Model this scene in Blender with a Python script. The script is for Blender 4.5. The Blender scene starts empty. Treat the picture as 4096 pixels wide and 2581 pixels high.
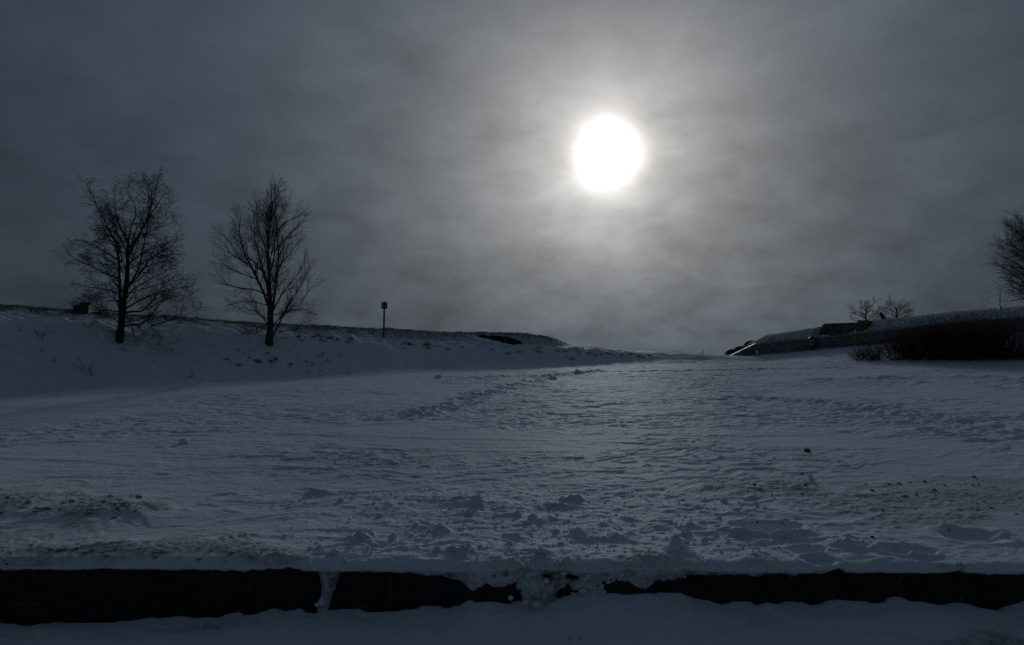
import bpy, math, random
import numpy as np
from mathutils import Vector, Matrix
from mathutils.bvhtree import BVHTree

scene = bpy.context.scene
COL = scene.collection
rng = np.random.default_rng(11)
random.seed(5)
R = math.radians

# ------------------------------------------------------------------ camera
EYE = 2.7                      # eye height above the lower ground
W0, H0, F = 1024.0, 645.0, 683.0
PITCH = math.atan((395.0 - 322.5) / F)
cam = bpy.data.cameras.new("camera")
cam.sensor_width = 36.0
cam.lens = 36.0 * F / W0
cam.clip_start = 0.05
cam.clip_end = 6000.0
cam_ob = bpy.data.objects.new("camera", cam)
COL.objects.link(cam_ob)
cam_ob.location = (0, 0, EYE)
cam_ob.rotation_euler = (math.pi / 2 + PITCH, 0, 0)
scene.camera = cam_ob


def slope(row):
    return np.tan(PITCH + np.arctan((322.5 - np.asarray(row, float)) / F))


def azi(col, row):
    v = (322.5 - np.asarray(row, float)) / F
    return ((np.asarray(col, float) - 512.0) / F) / (math.cos(PITCH) - v * math.sin(PITCH))


def pt(col, row, y):
    """World point at forward distance y seen in that direction from the eye."""
    return Vector((float(azi(col, row)) * y, y, float(slope(row)) * y + EYE))


# ------------------------------------------------------------------ light
SUN_EL = math.atan(float(slope(153)) / math.hypot(1, float(azi(608, 153))))
SUN_AZ = math.atan(float(azi(608, 153)))          # to the right of +Y
SUN_DIR = Vector((math.sin(SUN_AZ) * math.cos(SUN_EL), math.cos(SUN_AZ) * math.cos(SUN_EL), math.sin(SUN_EL)))
sun = bpy.data.lights.new("sun", 'SUN')
sun.energy = 1.25
sun.angle = R(5.0)
sun.color = (0.89, 0.965, 1.0)
sun_ob = bpy.data.objects.new("sun", sun)
COL.objects.link(sun_ob)
sun_ob.location = SUN_DIR * 200
sun_ob.rotation_euler = SUN_DIR.to_track_quat('Z', 'Y').to_euler()

world = bpy.data.worlds.new("World")
scene.world = world
world.use_nodes = True
nt = world.node_tree
for n in list(nt.nodes):
    nt.nodes.remove(n)


class NG:
    """Small helper for writing node graphs."""

    def __init__(self, tree):
        self.t = tree

    def node(self, typ, **kw):
        n = self.t.nodes.new(typ)
        for k, v in kw.items():
            setattr(n, k, v)
        return n

    def link(self, a, b):
        self.t.links.new(a, b)

    def _in(self, sock, v):
        if isinstance(v, bpy.types.NodeSocket):
            self.link(v, sock)
        elif v is not None:
            sock.default_value = v

    def m(self, op, a, b=None, c=None, clamp=False):
        n = self.node('ShaderNodeMath', operation=op, use_clamp=clamp)
        self._in(n.inputs[0], a)
        if b is not None:
            self._in(n.inputs[1], b)
        if c is not None:
            self._in(n.inputs[2], c)
        return n.outputs[0]

    def mr(self, v, a, b, c, d, smooth=False):
        n = self.node('ShaderNodeMapRange')
        if smooth:
            n.interpolation_type = 'SMOOTHSTEP'
        self._in(n.inputs['Value'], v)
        for k, x in (('From Min', a), ('From Max', b), ('To Min', c), ('To Max', d)):
            n.inputs[k].default_value = x
        return n.outputs[0]

    def mix(self, f, a, b, blend='MIX'):
        n = self.node('ShaderNodeMix', data_type='RGBA', blend_type=blend)
        self._in(n.inputs[0], f)
        self._in(n.inputs[6], a)
        self._in(n.inputs[7], b)
        return n.outputs[2]

    def noise(self, vec, scale, detail=4, rough=0.5, dist=0.0, out=0):
        n = self.node('ShaderNodeTexNoise')
        if vec is not None:
            self.link(vec, n.inputs['Vector'])
        n.inputs['Scale'].default_value = scale
        n.inputs['Detail'].default_value = detail
        n.inputs['Roughness'].default_value = rough
        n.inputs['Distortion'].default_value = dist
        return n.outputs[out]


g = NG(nt)
tc = g.node('ShaderNodeTexCoord')
D = tc.outputs['Generated']
sep = g.node('ShaderNodeSeparateXYZ')
g.link(D, sep.inputs[0])
dot = g.node('ShaderNodeVectorMath', operation='DOT_PRODUCT')
g.link(D, dot.inputs[0])
dot.inputs[1].default_value = SUN_DIR
theta = g.m('DEGREES', g.m('ARCCOSINE', g.m('MINIMUM', dot.outputs['Value'], 0.999999)))


def expo(amp, tau):
    return g.m('MULTIPLY', g.m('EXPONENT', g.m('MULTIPLY', theta, -1.0 / tau)), amp)


core = g.m('MULTIPLY', g.m('EXPONENT', g.m('MULTIPLY', g.m('POWER', g.m('DIVIDE', theta, 1.9), 2.0), -1.0)), 2.6)
veil = g.m('ADD', g.m('ADD', expo(0.92, 4.0), expo(0.225, 15.5)), 0.022)
# cloud deck coordinates: direction projected on a flat layer
zz = g.m('ADD', g.m('MAXIMUM', sep.outputs[2], 0.0), 1.1)
cv = g.node('ShaderNodeCombineXYZ')
g.link(g.m('DIVIDE', sep.outputs[0], zz), cv.inputs[0])
g.link(g.m('DIVIDE', sep.outputs[1], zz), cv.inputs[1])
g.link(g.m('MULTIPLY', sep.outputs[2], 1.3), cv.inputs[2])
c1 = g.noise(cv.outputs[0], 4.2, 6, 0.52, 0.3)
c2 = g.noise(cv.outputs[0], 17.0, 6, 0.58, 0.25)
low = g.mr(sep.outputs[2], 0.02, 0.42, 1.0, 0.45)
dens = g.m('ADD', g.m('MULTIPLY', g.m('SUBTRACT', c1, 0.5), 0.85),
           g.m('MULTIPLY', g.m('MULTIPLY', g.m('SUBTRACT', c2, 0.5), 1.35), low))
mult = g.m('MAXIMUM', g.m('ADD', 1.0, dens), 0.25)
lum = g.m('ADD', g.m('MULTIPLY', veil, mult), g.m('MULTIPLY', core, g.m('ADD', 0.55, g.m('MULTIPLY', mult, 0.45))))
tint = g.mix(g.mr(theta, 3.0, 34.0, 0.0, 1.0), (1.0, 0.985, 0.965, 1), (0.69, 0.985, 1.33, 1))
tint = g.mix(g.mr(sep.outputs[2], 0.0, 0.22, 0.75, 0.0, True), tint, (0.80, 0.98, 1.22, 1))
glow = g.node('ShaderNodeVectorMath', operation='SCALE')
g.link(tint, glow.inputs[0])
g.link(g.m('MULTIPLY', lum, 56.0), glow.inputs['Scale'])
skyt = g.node('ShaderNodeTexSky', sky_type='NISHITA')
skyt.sun_disc = False
skyt.sun_elevation = SUN_EL
skyt.sun_rotation = SUN_AZ
veiled = g.node('ShaderNodeVectorMath', operation='SCALE')
g.link(skyt.outputs[0], veiled.inputs[0])
g.link(g.mr(sep.outputs[2], 0.05, 1.0, 0.0, 0.62), veiled.inputs['Scale'])
tot = g.node('ShaderNodeVectorMath', operation='ADD')
g.link(glow.outputs[0], tot.inputs[0])
g.link(veiled.outputs[0], tot.inputs[1])
bg = g.node('ShaderNodeBackground')
g.link(tot.outputs[0], bg.inputs[0])
bg.inputs[1].default_value = 0.05
wo = g.node('ShaderNodeOutputWorld')
g.link(bg.outputs[0], wo.inputs[0])
world.cycles.sampling_method = 'MANUAL'
world.cycles.sample_map_resolution = 1024

scene.render.engine = 'CYCLES'
scene.cycles.max_bounces = 4
scene.cycles.diffuse_bounces = 3
scene.cycles.sample_clamp_indirect = 1.0
scene.cycles.sample_clamp_direct = 6.0
scene.cycles.use_denoising = False
scene.view_settings.view_transform = 'Standard'
scene.view_settings.look = 'None'
scene.view_settings.exposure = -1.5
scene.view_settings.gamma = 1.0
scene.view_settings.use_curve_mapping = False


# ------------------------------------------------------------------ helpers
def tag(o, label=None, cat=None, group=None, kind=None):
    if label:
        o["label"] = label
    if cat:
        o["category"] = cat
    if group:
        o["group"] = group
    if kind:
        o["kind"] = kind
    return o


def empty(name, loc=(0, 0, 0), rz=0.0):
    o = bpy.data.objects.new(name, None)
    COL.objects.link(o)
    o.location = loc
    o.rotation_euler = (0, 0, rz)
    o.empty_display_size = 0.2
    return o


def link(name, me, mat=None, parent=None, loc=None):
    o = bpy.data.objects.new(name, me)
    COL.objects.link(o)
    if mat is not None and not me.materials:
        me.materials.append(mat)
    if parent is not None:
        o.parent = parent
    if loc is not None:
        o.location = loc
    return o


def mesh_np(name, verts, faces, smooth=False):
    """verts (n,3), faces (m,3) or (m,4) integer array."""
    me = bpy.data.meshes.new(name)
    verts = np.ascontiguousarray(verts, dtype=np.float32)
    faces = np.ascontiguousarray(faces, dtype=np.int32)
    k = faces.shape[1]
    me.vertices.add(len(verts))
    me.vertices.foreach_set("co", verts.ravel())
    me.loops.add(faces.size)
    me.loops.foreach_set("vertex_index", faces.ravel())
    me.polygons.add(len(faces))
    me.polygons.foreach_set("loop_start", np.arange(0, faces.size, k, dtype=np.int32))
    me.update(calc_edges=True)
    me.polygons.foreach_set("use_smooth", np.full(len(faces), smooth, dtype=bool))
    me.update()
    return me


def grid_faces(nr, nc):
    i = np.arange(nr * nc).reshape(nr, nc)
    return np.stack([i[:-1, :-1], i[:-1, 1:], i[1:, 1:], i[1:, :-1]], -1).reshape(-1, 4)


def attr(me, name, data):
    a = me.attributes.new(name, 'FLOAT', 'POINT')
    a.data.foreach_set("value", np.ascontiguousarray(data, dtype=np.float32).ravel())


def perlin(x, y, seed=0):
    x = np.asarray(x, float)
    y = np.asarray(y, float)
    xi = np.floor(x).astype(np.int64)
    yi = np.floor(y).astype(np.int64)
    xf = x - xi
    yf = y - yi
    u = xf * xf * xf * (xf * (xf * 6 - 15) + 10)
    v = yf * yf * yf * (yf * (yf * 6 - 15) + 10)

    def gr(ix, iy, dx, dy):
        h = (ix * 374761393 + iy * 668265263 + seed * 1274126177) & 0xFFFFFFFF
        h = ((h ^ (h >> 13)) * 1103515245) & 0xFFFFFFFF
        h = (h ^ (h >> 16)) & 1023
        a = h * (2 * np.pi / 1024)
        return np.cos(a) * dx + np.sin(a) * dy

    n00 = gr(xi, yi, xf, yf)
    n10 = gr(xi + 1, yi, xf - 1, yf)
    n01 = gr(xi, yi + 1, xf, yf - 1)
    n11 = gr(xi + 1, yi + 1, xf - 1, yf - 1)
    a = n00 + u * (n10 - n00)
    b = n01 + u * (n11 - n01)
    return (a + v * (b - a)) * 1.41


def fbm(x, y, seed=0, octv=4, gain=0.5, lac=2.03):
    s = 0.0
    a = 1.0
    t = 0.0
    for k in range(octv):
        s = s + a * perlin(x * lac ** k + 17.3 * k, y * lac ** k - 9.1 * k, seed + k)
        t += a
        a *= gain
    return s / t * 1.4


def sstep(a, b, x):
    t = np.clip((np.asarray(x, float) - a) / (b - a), 0, 1)
    return t * t * (3 - 2 * t)


def smax(a, b, k):
    d = np.clip(0.5 + 0.5 * (a - b) / k, 0, 1)
    return b + (a - b) * d + k * d * (1 - d)


def frames(d):
    up = np.where(np.abs(d[:, 2:3]) > 0.9, np.array([[1.0, 0, 0]]), np.array([[0, 0, 1.0]]))
    a = np.cross(d, up)
    a /= np.linalg.norm(a, axis=1, keepdims=True) + 1e-9
    b = np.cross(d, a)
    return a, b


def prisms(p0, p1, r0, r1, sides=3):
    """Independent tapered prisms, one for each twig piece."""
    p0 = np.asarray(p0, float)
    p1 = np.asarray(p1, float)
    d = p1 - p0
    d /= np.linalg.norm(d, axis=1, keepdims=True) + 1e-9
    a, b = frames(d)
    n = len(p0)
    V = np.zeros((n, 2, sides, 3))
    for k in range(sides):
        t = 2 * np.pi * k / sides
        o = np.cos(t) * a + np.sin(t) * b
        V[:, 0, k] = p0 + o * np.asarray(r0)[:, None]
        V[:, 1, k] = p1 + o * np.asarray(r1)[:, None]
    idx = np.arange(n * 2 * sides).reshape(n, 2, sides)
    Fs = []
    for k in range(sides):
        j = (k + 1) % sides
        Fs.append(np.stack([idx[:, 0, k], idx[:, 0, j], idx[:, 1, j], idx[:, 1, k]], -1))
    return V.reshape(-1, 3), np.concatenate(Fs)


def tube(pts, rad, sides=8, cap=True):
    """One continuous tapered tube along a polyline."""
    P = np.asarray(pts, float)
    T = np.gradient(P, axis=0)
    T /= np.linalg.norm(T, axis=1, keepdims=True) + 1e-9
    a, b = frames(T)
    for i in range(1, len(P)):
        a[i] = a[i - 1] - T[i] * np.dot(a[i - 1], T[i])
        a[i] /= np.linalg.norm(a[i]) + 1e-9
        b[i] = np.cross(T[i], a[i])
    th = np.arange(sides) * 2 * np.pi / sides
    V = P[:, None] + (np.cos(th)[None, :, None] * a[:, None] + np.sin(th)[None, :, None] * b[:, None]) * np.asarray(rad, float)[:, None, None]
    n = len(P)
    idx = np.arange(n * sides).reshape(n, sides)
    nx = np.roll(idx, -1, axis=1)
    Fc = np.stack([idx[:-1], nx[:-1], nx[1:], idx[1:]], -1).reshape(-1, 4)
    V = V.reshape(-1, 3)
    if cap:
        V = np.vstack([V, P[-1:]])
        tip = len(V) - 1
        Fc = np.vstack([Fc, np.stack([idx[-1], nx[-1], np.full(sides, tip), np.full(sides, tip)], -1)])
        Fc[-sides:, 3] = Fc[-sides:, 2]
    return V, Fc


class MB:
    """Collects shapes for one mesh object."""

    def __init__(self):
        self.v = []
        self.f = []

    def add(self, V, Fc):
        o = len(self.v)
        self.v += [tuple(map(float, p)) for p in V]
        for q in Fc:
            q = [int(i) + o for i in q]
            if len(q) == 4 and q[2] == q[3]:
                q = q[:3]
            self.f.append(q)
        return self

    def hexa(self, c8):
        """8 corners: bottom ring (4) then top ring (4)."""
        return self.add(c8, [(3, 2, 1, 0), (4, 5, 6, 7), (0, 1, 5, 4), (1, 2, 6, 5), (2, 3, 7, 6), (3, 0, 4, 7)])

    def box(self, x0, x1, y0, y1, z0, z1):
        return self.hexa([(x0, y0, z0), (x1, y0, z0), (x1, y1, z0), (x0, y1, z0), (x0, y0, z1), (x1, y0, z1), (x1, y1, z1), (x0, y1, z1)])

    def ring(self, cx, cy, zr, sides=8, rot=0.0):
        """Stack of regular polygons: zr = [(z, radius), ...], capped."""
        V = []
        for z, r in zr:
            for k in range(sides):
                t = rot + 2 * math.pi * k / sides
                V.append((cx + r * math.cos(t), cy + r * math.sin(t), z))
        Fc = []
        for i in range(len(zr) - 1):
            for k in range(sides):
                j = (k + 1) % sides
                Fc.append((i * sides + k, i * sides + j, (i + 1) * sides + j, (i + 1) * sides + k))
        o = len(self.v)
        self.add(V, Fc)
        self.f.append([o + k for k in range(sides)][::-1])
        self.f.append([o + (len(zr) - 1) * sides + k for k in range(sides)])
        return self

    def build(self, name, mat, parent=None, loc=None, smooth=False, bevel=0.0):
        me = bpy.data.meshes.new(name)
        me.from_pydata(self.v, [], self.f)
        me.update()
        if smooth:
            me.polygons.foreach_set("use_smooth", np.full(len(me.polygons), True))
        o = link(name, me, mat, parent, loc)
        if bevel:
            b = o.modifiers.new("bevel", 'BEVEL')
            b.width = bevel
            b.segments = 2
        return o


# ------------------------------------------------------------------ materials
def new_mat(name):
    m = bpy.data.materials.new(name)
    m.use_nodes = True
    t = m.node_tree
    return m, NG(t), t.nodes['Principled BSDF']


def plain(name, col, rough=0.8, var=0.25, scale=8.0, bump=0.0, spec=0.3, metal=0.0):
    m, q, b = new_mat(name)
    tcn = q.node('ShaderNodeTexCoord')
    nz = q.noise(tcn.outputs['Object'], scale, 5, 0.6)
    dark = tuple(c * (1 - var) for c in col) + (1,)
    lite = tuple(min(1, c * (1 + var)) for c in col) + (1,)
    q.link(q.mix(q.mr(nz, 0.3, 0.7, 0, 1), dark, lite), b.inputs['Base Color'])
    b.inputs['Roughness'].default_value = rough
    b.inputs['Specular IOR Level'].default_value = spec
    b.inputs['Metallic'].default_value = metal
    if bump:
        bn = q.node('ShaderNodeBump')
        bn.inputs['Strength'].default_value = 0.6
        bn.inputs['Distance'].default_value = bump
        q.link(nz, bn.inputs['Height'])
        q.link(bn.outputs[0], b.inputs['Normal'])
    return m


def snow_material(name, with_attr=True):
    m, q, b = new_mat(name)
    tcn = q.node('ShaderNodeTexCoord')
    P = tcn.outputs['Object']
    base = q.mix(q.mr(q.noise(P, 0.6, 4, 0.55), 0.3, 0.7, 0, 1), (0.77, 0.85, 0.925, 1), (0.82, 0.89, 0.955, 1))
    if with_attr:
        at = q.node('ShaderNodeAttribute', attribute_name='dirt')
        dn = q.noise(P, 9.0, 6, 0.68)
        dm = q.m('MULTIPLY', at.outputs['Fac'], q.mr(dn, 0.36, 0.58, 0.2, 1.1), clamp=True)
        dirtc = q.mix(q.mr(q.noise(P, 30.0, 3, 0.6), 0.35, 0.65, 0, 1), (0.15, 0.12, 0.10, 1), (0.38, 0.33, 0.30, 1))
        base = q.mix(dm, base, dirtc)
        ag = q.node('ShaderNodeAttribute', attribute_name='grass')
        gn = q.noise(P, 6.5, 7, 0.75)
        gm = q.m('MULTIPLY', ag.outputs['Fac'], q.mr(gn, 0.40, 0.56, 0.0, 1.0), clamp=True)
        gc = q.mix(q.mr(q.noise(P, 14.0, 3, 0.6), 0.35, 0.65, 0, 1), (0.045, 0.035, 0.025, 1), (0.13, 0.10, 0.07, 1))
        base = q.mix(gm, base, gc)
    q.link(base, b.inputs['Base Color'])
    b.inputs['Roughness'].default_value = 0.62
    b.inputs['Specular IOR Level'].default_value = 0.012
    n1 = q.noise(P, 7.0, 6, 0.62)
    n2 = q.noise(P, 46.0, 4, 0.6)
    hh = q.m('ADD', q.m('MULTIPLY', n1, 0.05), q.m('MULTIPLY', n2, 0.012))
    bn = q.node('ShaderNodeBump')
    bn.inputs['Strength'].default_value = 0.28
    bn.inputs['Distance'].default_value = 1.0
    q.link(hh, bn.inputs['Height'])
    q.link(bn.outputs[0], b.inputs['Normal'])
    return m


M_snow = snow_material("snow")
M_snow_plain = snow_material("snow_lump", False)
M_dirtysnow = plain("dirty_snow", (0.42, 0.385, 0.37), 0.8, 0.45, 14.0, 0.02, 0.2)
M_grit = plain("grit", (0.11, 0.092, 0.08), 0.9, 0.5, 20.0)
M_bark = plain("bark", (0.045, 0.037, 0.032), 0.95, 0.4, 18.0, 0.02, 0.1)
M_bark_b = plain("grey_bark", (0.055, 0.05, 0.047), 0.95, 0.4, 18.0, 0.02, 0.1)
M_bark_c = plain("pale_bark", (0.13, 0.12, 0.11), 0.95, 0.4, 18.0, 0.02, 0.1)
M_redstem = plain("red_stem", (0.085, 0.022, 0.026), 0.85, 0.4, 6.0, 0.0, 0.15)
M_weed = plain("dry_weed", (0.10, 0.055, 0.045), 0.9, 0.4, 6.0, 0.0, 0.1)
M_straw = plain("dry_grass", (0.12, 0.085, 0.05), 0.9, 0.45, 3.0, 0.0, 0.1)
M_darkstone = plain("dark_wall_stone", (0.035, 0.036, 0.034), 0.95, 0.4, 5.0, 0.03, 0.1)
M_mortar = plain("mortar", (0.075, 0.072, 0.058), 0.95, 0.3, 9.0, 0.01, 0.1)
M_fortstone = [plain("fort_stone", (0.17, 0.185, 0.185), 0.95, 0.35, 3.0, 0.03, 0.1),
               plain("fort_stone_dark", (0.11, 0.13, 0.14), 0.95, 0.35, 3.0, 0.03, 0.1),
               plain("fort_stone_brown", (0.17, 0.15, 0.125), 0.95, 0.35, 3.0, 0.03, 0.1)]
M_fortmortar = plain("fort_mortar", (0.42, 0.35, 0.27), 0.95, 0.3, 6.0, 0.01, 0.1)
M_coping = plain("coping", (0.17, 0.21, 0.25), 0.8, 0.25, 3.0, 0.02, 0.2)
M_sandstone = plain("sandstone", (0.12, 0.092, 0.068), 0.9, 0.25, 4.0, 0.03, 0.1)
M_green = plain("green_paint", (0.020, 0.060, 0.055), 0.55, 0.3, 5.0, 0.0, 0.4)
M_signgreen = plain("sign_green", (0.015, 0.035, 0.030), 0.5, 0.2, 5.0, 0.0, 0.4)
M_signpale = plain("sign_lettering", (0.20, 0.30, 0.27), 0.6, 0.1, 5.0)
M_orange = plain("sign_orange", (0.55, 0.17, 0.02), 0.6, 0.1, 5.0)
M_iron = plain("black_iron", (0.02, 0.022, 0.024), 0.5, 0.3, 8.0, 0.0, 0.4)
M_glass = plain("frosted_lantern_glass", (0.24, 0.26, 0.25), 0.35, 0.1, 10.0, 0.0, 0.5)
M_ice, qi, bi = new_mat("ice")
bi.inputs['Base Color'].default_value = (0.35, 0.40, 0.45, 1)
bi.inputs['Roughness'].default_value = 0.42
bi.inputs['Specular IOR Level'].default_value = 0.13
_t = qi.node('ShaderNodeTexCoord')
_b = qi.node('ShaderNodeBump')
_b.inputs['Strength'].default_value = 0.8
_b.inputs['Distance'].default_value = 0.3
qi.link(qi.noise(_t.outputs['Object'], 5.0, 4, 0.6), _b.inputs['Height'])
qi.link(_b.outputs[0], bi.inputs['Normal'])


# ------------------------------------------------------------------ terrain
WALL_Y = 8.0


def wall_top(x):
    return EYE - 1.915 - 0.004 * np.asarray(x, float)


def ip(x, xs, ys):
    return np.interp(x, xs, ys)


# skyline and lip of the embankment on the left, as direction + distance
SKY_C = np.array([-700, -400, -150, 0, 104, 200, 249, 319, 350, 390, 454, 460, 495, 526, 545, 557, 568, 575, 600, 640, 681, 723, 760, 860, 1100])
SKY_R = np.array([285, 290, 297, 304.6, 312.4, 319, 321.8, 325.4, 327, 328.6, 332, 331, 331.6, 333, 335.3, 339.4, 344, 347.2, 348.5, 351, 353.1, 355.3, 356, 359, 361])
SKY_D = np.array([16, 21, 27.5, 31.3, 33.6, 36.3, 37.4, 39.2, 40.6, 42.4, 45.6, 45.8, 46.2, 46.4, 46.6, 46.8, 47, 47.2, 48, 50, 51.5, 53.5, 57, 62, 70.0])
LIP_C = np.array([-700, -400, -150, 0, 87, 176, 239, 300, 350, 423, 502, 575, 640, 723, 800, 1100])
LIP_R = np.array([300, 304, 310, 315, 318.6, 325.7, 328.5, 333, 337.3, 341.5, 344.4, 347.8, 351.6, 356.5, 360, 362.0])
LIP_D = np.array([14, 18.5, 24.6, 28.2, 30.2, 32.2, 33.9, 36, 37.9, 41, 43.6, 45.6, 48, 51.0, 54, 60.0])
FOOT_C = np.array([-700, -400, -150, 0, 119, 205, 272, 350, 425, 500, 579, 650, 723, 800, 1100])
FOOT_D = np.array([11.0, 15.0, 20.5, 24.4, 26.2, 28.4, 31.2, 34.2, 37.6, 40.0, 42.2, 45.0, 48.5, 52, 58.0])
LIP_D = np.interp(LIP_C, SKY_C, SKY_D) - np.interp(LIP_C, [-700, 500, 640, 760], [1.75, 1.75, 1.9, 3.0])
SKY_A, SKY_Z = azi(SKY_C, SKY_R), slope(SKY_R) * SKY_D + EYE
LIP_A, LIP_Z = azi(LIP_C, LIP_R), slope(LIP_R) * LIP_D + EYE
FOOT_A = azi(FOOT_C, 385)
# crest of the open field
YC_A = np.array([-1.6, -0.2, 0.2, 0.36, 0.5, 0.62, 0.75, 1.0, 1.5])
YC_D = np.array([47, 47, 48, 48, 42.5, 37.5, 33.5, 27, 20.0])
# foot of the fort wall on the right
FW0 = np.array([20.1, 56.0])
FW1 = np.array([28.9, 38.5])
FWD = (FW1 - FW0) / np.linalg.norm(FW1 - FW0)
FWN = np.array([-FWD[1], FWD[0]])
if FWN[0] < 0:
    FWN = -FWN                   # points behind the wall (right and away)


def wall_dist(x, y):
    return (x - FW0[0]) * FWN[0] + (y - FW0[1]) * FWN[1]


def field_base(a, y):
    yc = ip(a, YC_A, YC_D)
    zc = float(slope(361.3)) * yc + EYE
    z0 = EYE - 1.89
    z = z0 + (zc - z0) * (y - 8.0) / (yc - 8.0)
    flat = zc + 0.012 * (y - yc)
    z = -smax(-z, -flat, 0.22)
    x = a * y
    return z - 0.004 * np.clip(x, -12, 12) * np.exp(-(y - 8) / 6.0)


def herm(y, y0, y1, z0, z1, m0, m1):
    h = y1 - y0
    t = np.clip((y - y0) / h, 0, 1)
    return (2 * t ** 3 - 3 * t ** 2 + 1) * z0 + (t ** 3 - 2 * t ** 2 + t) * h * m0 + (-2 * t ** 3 + 3 * t ** 2) * z1 + (t ** 3 - t ** 2) * h * m1


def bank(a, y):
    yf = ip(a, FOOT_A, FOOT_D)
    yl, zl = ip(a, LIP_A, LIP_D), ip(a, LIP_A, LIP_Z)
    ys, zs = ip(a, SKY_A, SKY_D), ip(a, SKY_A, SKY_Z)
    zf = field_base(a, yf) - 0.02
    sl = (zl - zf) / (yl - yf)
    ss = (zs - zl) / (ys - yl)
    z = np.where(y < yf, zf - (yf - y) * 0.6, 0.0)
    z = np.where((y >= yf) & (y < yl), herm(y, yf, yl, zf, zl, 0.11 + 0.15 * sl, 0.75 * sl), z)
    z = np.where((y >= yl) & (y < ys), herm(y, yl, ys, zl, zs, 0.8 * ss + 0.04, 0.9 * ss), z)
    yb = np.maximum(y - ys, 0)
    z = np.where(y >= ys, zs - 0.10 * yb - 0.25 * (1 - np.exp(-yb / 1.2)), z)
    return z


def apron(x, y, a):
    d = wall_dist(x, y)                     # negative in front
    zb = EYE + ip(x, [18, 20.1, 24, 28.9, 40], [3.1, 3.25, 3.42, 3.55, 3.6])
    return np.where(d < 0, zb + 0.30 * d * np.exp(d / 6.0)  - 0.02 * d * d * (d < 0), zb + 0.1 * np.minimum(d, 1.0)) - 3.0 * sstep(19.5, 16.5, x)


def smooth_ground(a, y):
    x = a * y
    z = smax(field_base(a, y), bank(a, y), 0.25)
    return smax(z, apron(x, y, a), 0.25)


def field_at(col, row):
    """Where a view direction meets the open ground."""
    a, s = float(azi(col, row)), float(slope(row))
    ys = np.linspace(7.9, 75, 3000)
    d = smooth_ground(np.full_like(ys, a), ys) - (s * ys + EYE)
    k = np.argmax(d > 0)
    if not (d > 0).any():
        k = len(ys) - 1
    return a * ys[k], ys[k]


F2 = 1024.0 / 2407.0


_FA = {}


def fa(X, Y):
    if (X, Y) not in _FA:
        _FA[(X, Y)] = field_at(X * F2, Y * F2)
    return _FA[(X, Y)]



# trails and drift lines in the snow (read off the photograph, laid on the ground)
TRAIL = [fa(*p) for p in [(1400, 872), (1330, 880), (1270, 888), (1215, 905), (1150, 925), (1080, 950), (1010, 965), (940, 982)]]
TRAIL2 = [fa(*p) for p in [(1380, 871), (1290, 885), (1200, 884), (1085, 890)]]
LINE_A = [fa(*p) for p in [(1360, 874), (1600, 872), (1800, 868), (2000, 864)]]
LINE_B = [fa(*p) for p in [(1720, 935), (1830, 940), (1930, 946), (2060, 962), (2200, 985), (2330, 1005), (2407, 1020)]]
RIDGE = [fa(*p) for p in [(1900, 893), (2050, 891), (2150, 889), (2260, 888), (2407, 892)]]


def seg_dist(x, y, line):
    best = np.full(x.shape, 1e9)
    par = np.zeros(x.shape)
    acc = 0.0
    for (x0, y0), (x1, y1) in zip(line[:-1], line[1:]):
        dx, dy = x1 - x0, y1 - y0
        L = math.hypot(dx, dy)
        t = np.clip(((x - x0) * dx + (y - y0) * dy) / (L * L), 0, 1)
        d = np.hypot(x - x0 - t * dx, y - y0 - t * dy)
        m = d < best
        best = np.where(m, d, best)
        par = np.where(m, acc + t * L, par)
        acc += L
    return best, par


# heaps of thrown-up snow near the wall: (col, row in the 2407 picture, width m, height m, dirt)
HEAPS = [(745, 1162, .42, .15, .2), (1125, 1188, .24, .20, .0), (1070, 1180, .40, .09, .3), (1180, 1200, .55, .12, .1), (1340, 1182, .40, .16, .2),
         (1300, 1192, .45, .10, .1), (910, 1190, .5, .07, .0), (990, 1238, .28, .12, .0), (1000, 1255, .5, .10, .1), (850, 1275, .42, .17, .3),
         (1480, 1222, .22, .12, .0), (1560, 1235, .5, .10, .0), (1640, 1240, .5, .10, .0), (1375, 1258, .5, .16, .0), (1460, 1270, .45, .12, .1),
         (1230, 1255, .4, .09, .1), (1080, 1300, .42, .15, .5), (1200, 1290, .25, .10, .2), (1590, 1300, .24, .28, .0), (1600, 1315, .5, .12, .1),
         (1770, 1255, .6, .09, .0), (1850, 1265, .5, .08, .0), (2000, 1285, .6, .13, .0), (1780, 1315, .35, .10, .4), (1975, 1338, .22, .12, .1),
         (2255, 1345, .22, .10, .1), (1030, 1250, .2, .10, .1), (550, 1268, .45, .10, .5), (1420, 1230, .3, .08, .0), (1300, 1222, .5, .09, .0),
         (660, 1315, .5, .10, .5), (1530, 1330, .9, .16, .4), (1250, 1335, .9, .14, .4), (2350, 1260, .5, .07, .1), (1735, 1258, .2, .1, .1)]
HEAPS = [(fa(h[0], h[1]), h[2], h[3], h[4]) for h in HEAPS]


def blob(x, y, cx, cy, rx, ry):
    return np.exp(-(((x - cx) / rx) ** 2 + ((y - cy) / ry) ** 2))


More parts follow.
